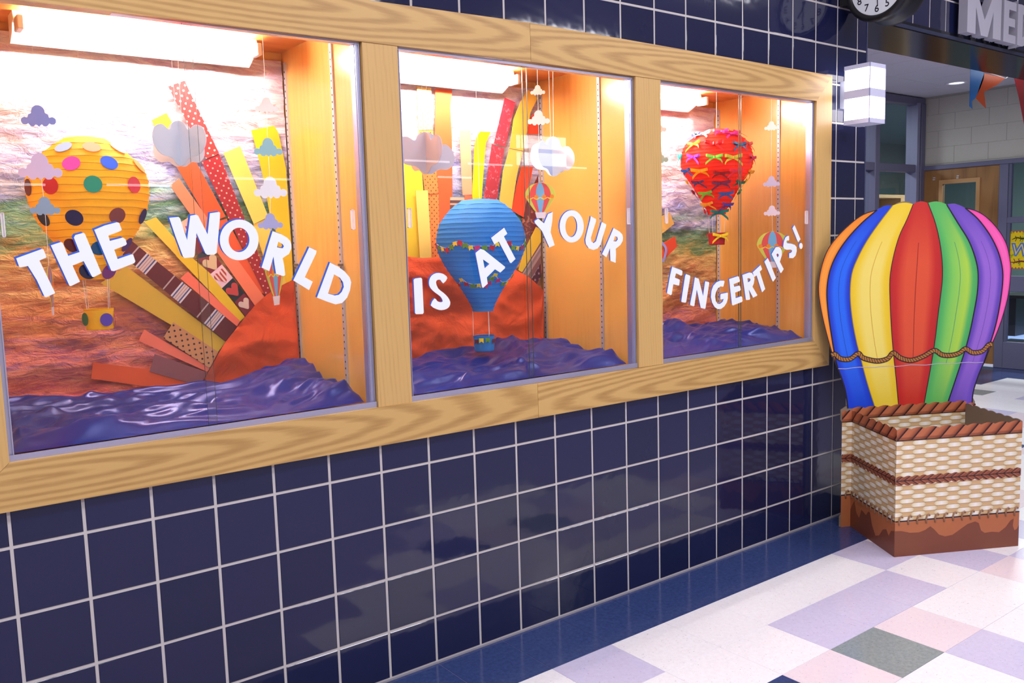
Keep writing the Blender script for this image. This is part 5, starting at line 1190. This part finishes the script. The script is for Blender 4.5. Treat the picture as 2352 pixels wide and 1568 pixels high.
# twin faced clock on its bracket
XC = 4.10; cy, cz_, rr = -.222, 2.905, .150
ck = empty('wall_clock', (4.19, cy, cz_-.17), 'black rimmed round clock sticking out from the tile wall', 'clock')
ax = Vector((-1, 0, 0)); cc = Vector((4.20, cy, cz_))
MB().lathe([(rr*.98, .088), (rr+.002, .096), (rr+.022, .10), (rr+.030, .085), (rr+.026, .055), (rr+.016, .02), (rr+.016, -.02), (rr+.026, -.055), (rr+.030, -.085), (rr+.022, -.10), (rr+.002, -.096), (.002, -.09)], cc, ax, 56).build('case', M_black, ck, smooth=True)
dial = MB().lathe([(rr, .0885), (.001, .0885)], cc, ax, 48).build('dial', mat('clock_dial', srgb(236, 242, 246), .4), ck)
MB().lathe([(rr*.985, .0893), (rr*.975, .0893)], cc, ax, 60).build('minute_track', M_line, dial)
dU, dV = Vector((0, -1, 0)), Vector((0, 0, 1))
for hnum in range(1, 13):
    a = PI/2-2*PI*hnum/12; v, f = textmesh(str(hnum), .052, (Vector((0, 0, 0)), Vector((1, 0, 0)), Vector((0, 1, 0)), Vector((0, 0, 1))), .0004, bold=.0004)
    mx = (min(p.x for p in v)+max(p.x for p in v))/2; my = (min(p.y for p in v)+max(p.y for p in v))/2
    ctr = cc+ax*.0892+dU*(math.cos(a)*rr*.76)+dV*(math.sin(a)*rr*.76)
    obj('numeral', [ctr+dU*(p.x-mx)+dV*(p.y-my)+ax*p.z for p in v], f, M_line, dial)
for an, ln, wd in ((-PI/2+.05, .105, .006), (-1.10, .070, .008)):
    d = dU*math.cos(an)+dV*math.sin(an); e = dU*-math.sin(an)+dV*math.cos(an); O = cc+ax*.0905
    MB().prism([[(-.02, -wd/2), (ln, -wd/3), (ln, wd/3), (-.02, wd/2)]], (O, d, e, ax), .001).build('hand', M_line, dial)
MB().box(4.11, 4.29, -.065, -.002, 2.845, 3.05, b=.006).build('bracket', M_black, ck)
MB().box(4.17, 4.23, -.19, -.06, 2.98, 3.02).build('arm', M_black, ck)
# steel letters on the header
M_sig = mat('brushed_sign_metal', srgb(196, 194, 206), .4, .3)
ys0, ys1 = -.085, -.03
sx = lambda px_, py_: at(px_, py_, ys0).x
zb_, zt_ = 2.852, 3.115
def sgn(nm_, loops, label):
    t = MB().prism(loops, wallframe(ys1), ys1-ys0); o = t.build('sign_letter', M_sig); tag(o, label, 'sign letter', 'metal letters on the header')
xm0, xm1 = sx(2221, 80), sx(2298, 98); W_ = xm1-xm0; M_ = lambda u_: xm0+W_*u_
sgn('M', [[(M_(0), zb_), (M_(.24), zb_), (M_(.24), zb_+.165), (M_(.40), zb_), (M_(.60), zb_), (M_(.76), zb_+.165), (M_(.76), zb_), (M_(1), zb_), (M_(1), zt_), (M_(.74), zt_), (M_(.5), zb_+.10), (M_(.26), zt_), (M_(0), zt_)]], 'brushed metal letter M, first on the tiled header')
xe0, xe1 = sx(2304, 100), sx(2332, 106); hgt = zt_-zb_
sgn('E', [[(xe0, zb_), (xe1, zb_), (xe1, zb_+hgt*.2), (xe0+.075, zb_+hgt*.2), (xe0+.075, zb_+hgt*.4), (xe1-.015, zb_+hgt*.4), (xe1-.015, zb_+hgt*.6), (xe0+.075, zb_+hgt*.6), (xe0+.075, zb_+hgt*.8), (xe1, zb_+hgt*.8), (xe1, zt_), (xe0, zt_)]], 'brushed metal letter E after the M on the header')
xd0 = sx(2336, 104)
sgn('D', [smooth_loop([(xd0, zb_), (xd0, zb_), (xd0+.09, zb_), (xd0+.17, zb_+.05), (xd0+.20, zb_+hgt/2), (xd0+.17, zt_-.05), (xd0+.09, zt_), (xd0, zt_), (xd0, zt_)], 3), [(xd0+.075, zb_+.055), (xd0+.11, zb_+.075), (xd0+.125, zb_+hgt/2), (xd0+.11, zt_-.075), (xd0+.075, zt_-.055)]], 'brushed metal letter D cut by the right picture edge')

# ------------------------------------------------------------------ slim lamps on the hall wall opposite, mirrored in the glass
M_bar = mat('light_bar_glow', (1, 1, 1), .5, emis=(1, .97, 1), estr=5.0)
bar_l = ['leftmost slim light bar on the hall wall facing the first bay', 'slim light bar facing the first divider of the case', 'slim light bar facing the left half of middle bay', 'slim light bar facing the third bay of the case', 'longest slim light bar on the hall wall facing the case', 'lowest short slim light bar beneath the longest one']
for k, (x0, x1, z) in enumerate(((.6, 1.13, 2.24), (1.61, 2.18, 2.25), (2.67, 3.33, 2.33), (4.67, 5.26, 2.57), (5.51, 7.33, 2.56), (5.09, 5.55, 2.40))):
    t = empty('light_bar', ((x0+x1)/2, -5.6, z), bar_l[k], 'wall lamp', 'light bars on the opposite wall')
    MB().box(x0, x1, -5.598, -5.575, z-.012, z+.012).build('bar_housing', M_white, t); MB().box(x0+.005, x1-.005, -5.575, -5.560, z-.010, z+.010).build('diffuser', M_bar, t)
t = empty('wall_sconce', (6.55, -5.6, 2.55), 'wide twin panel lamp on the hall wall facing the case', 'wall lamp')
MB().box(6.15, 6.94, -5.598, -5.50, 2.54, 2.93, b=.01).build('housing', M_white, t)
for z0, z1 in ((2.56, 2.71), (2.76, 2.91)): MB().box(6.17, 6.92, -5.50, -5.49, z0, z1).build('lit_panel', mat('lit_panel', (1, 1, 1), .5, emis=(1, .96, 1), estr=6.0), t)
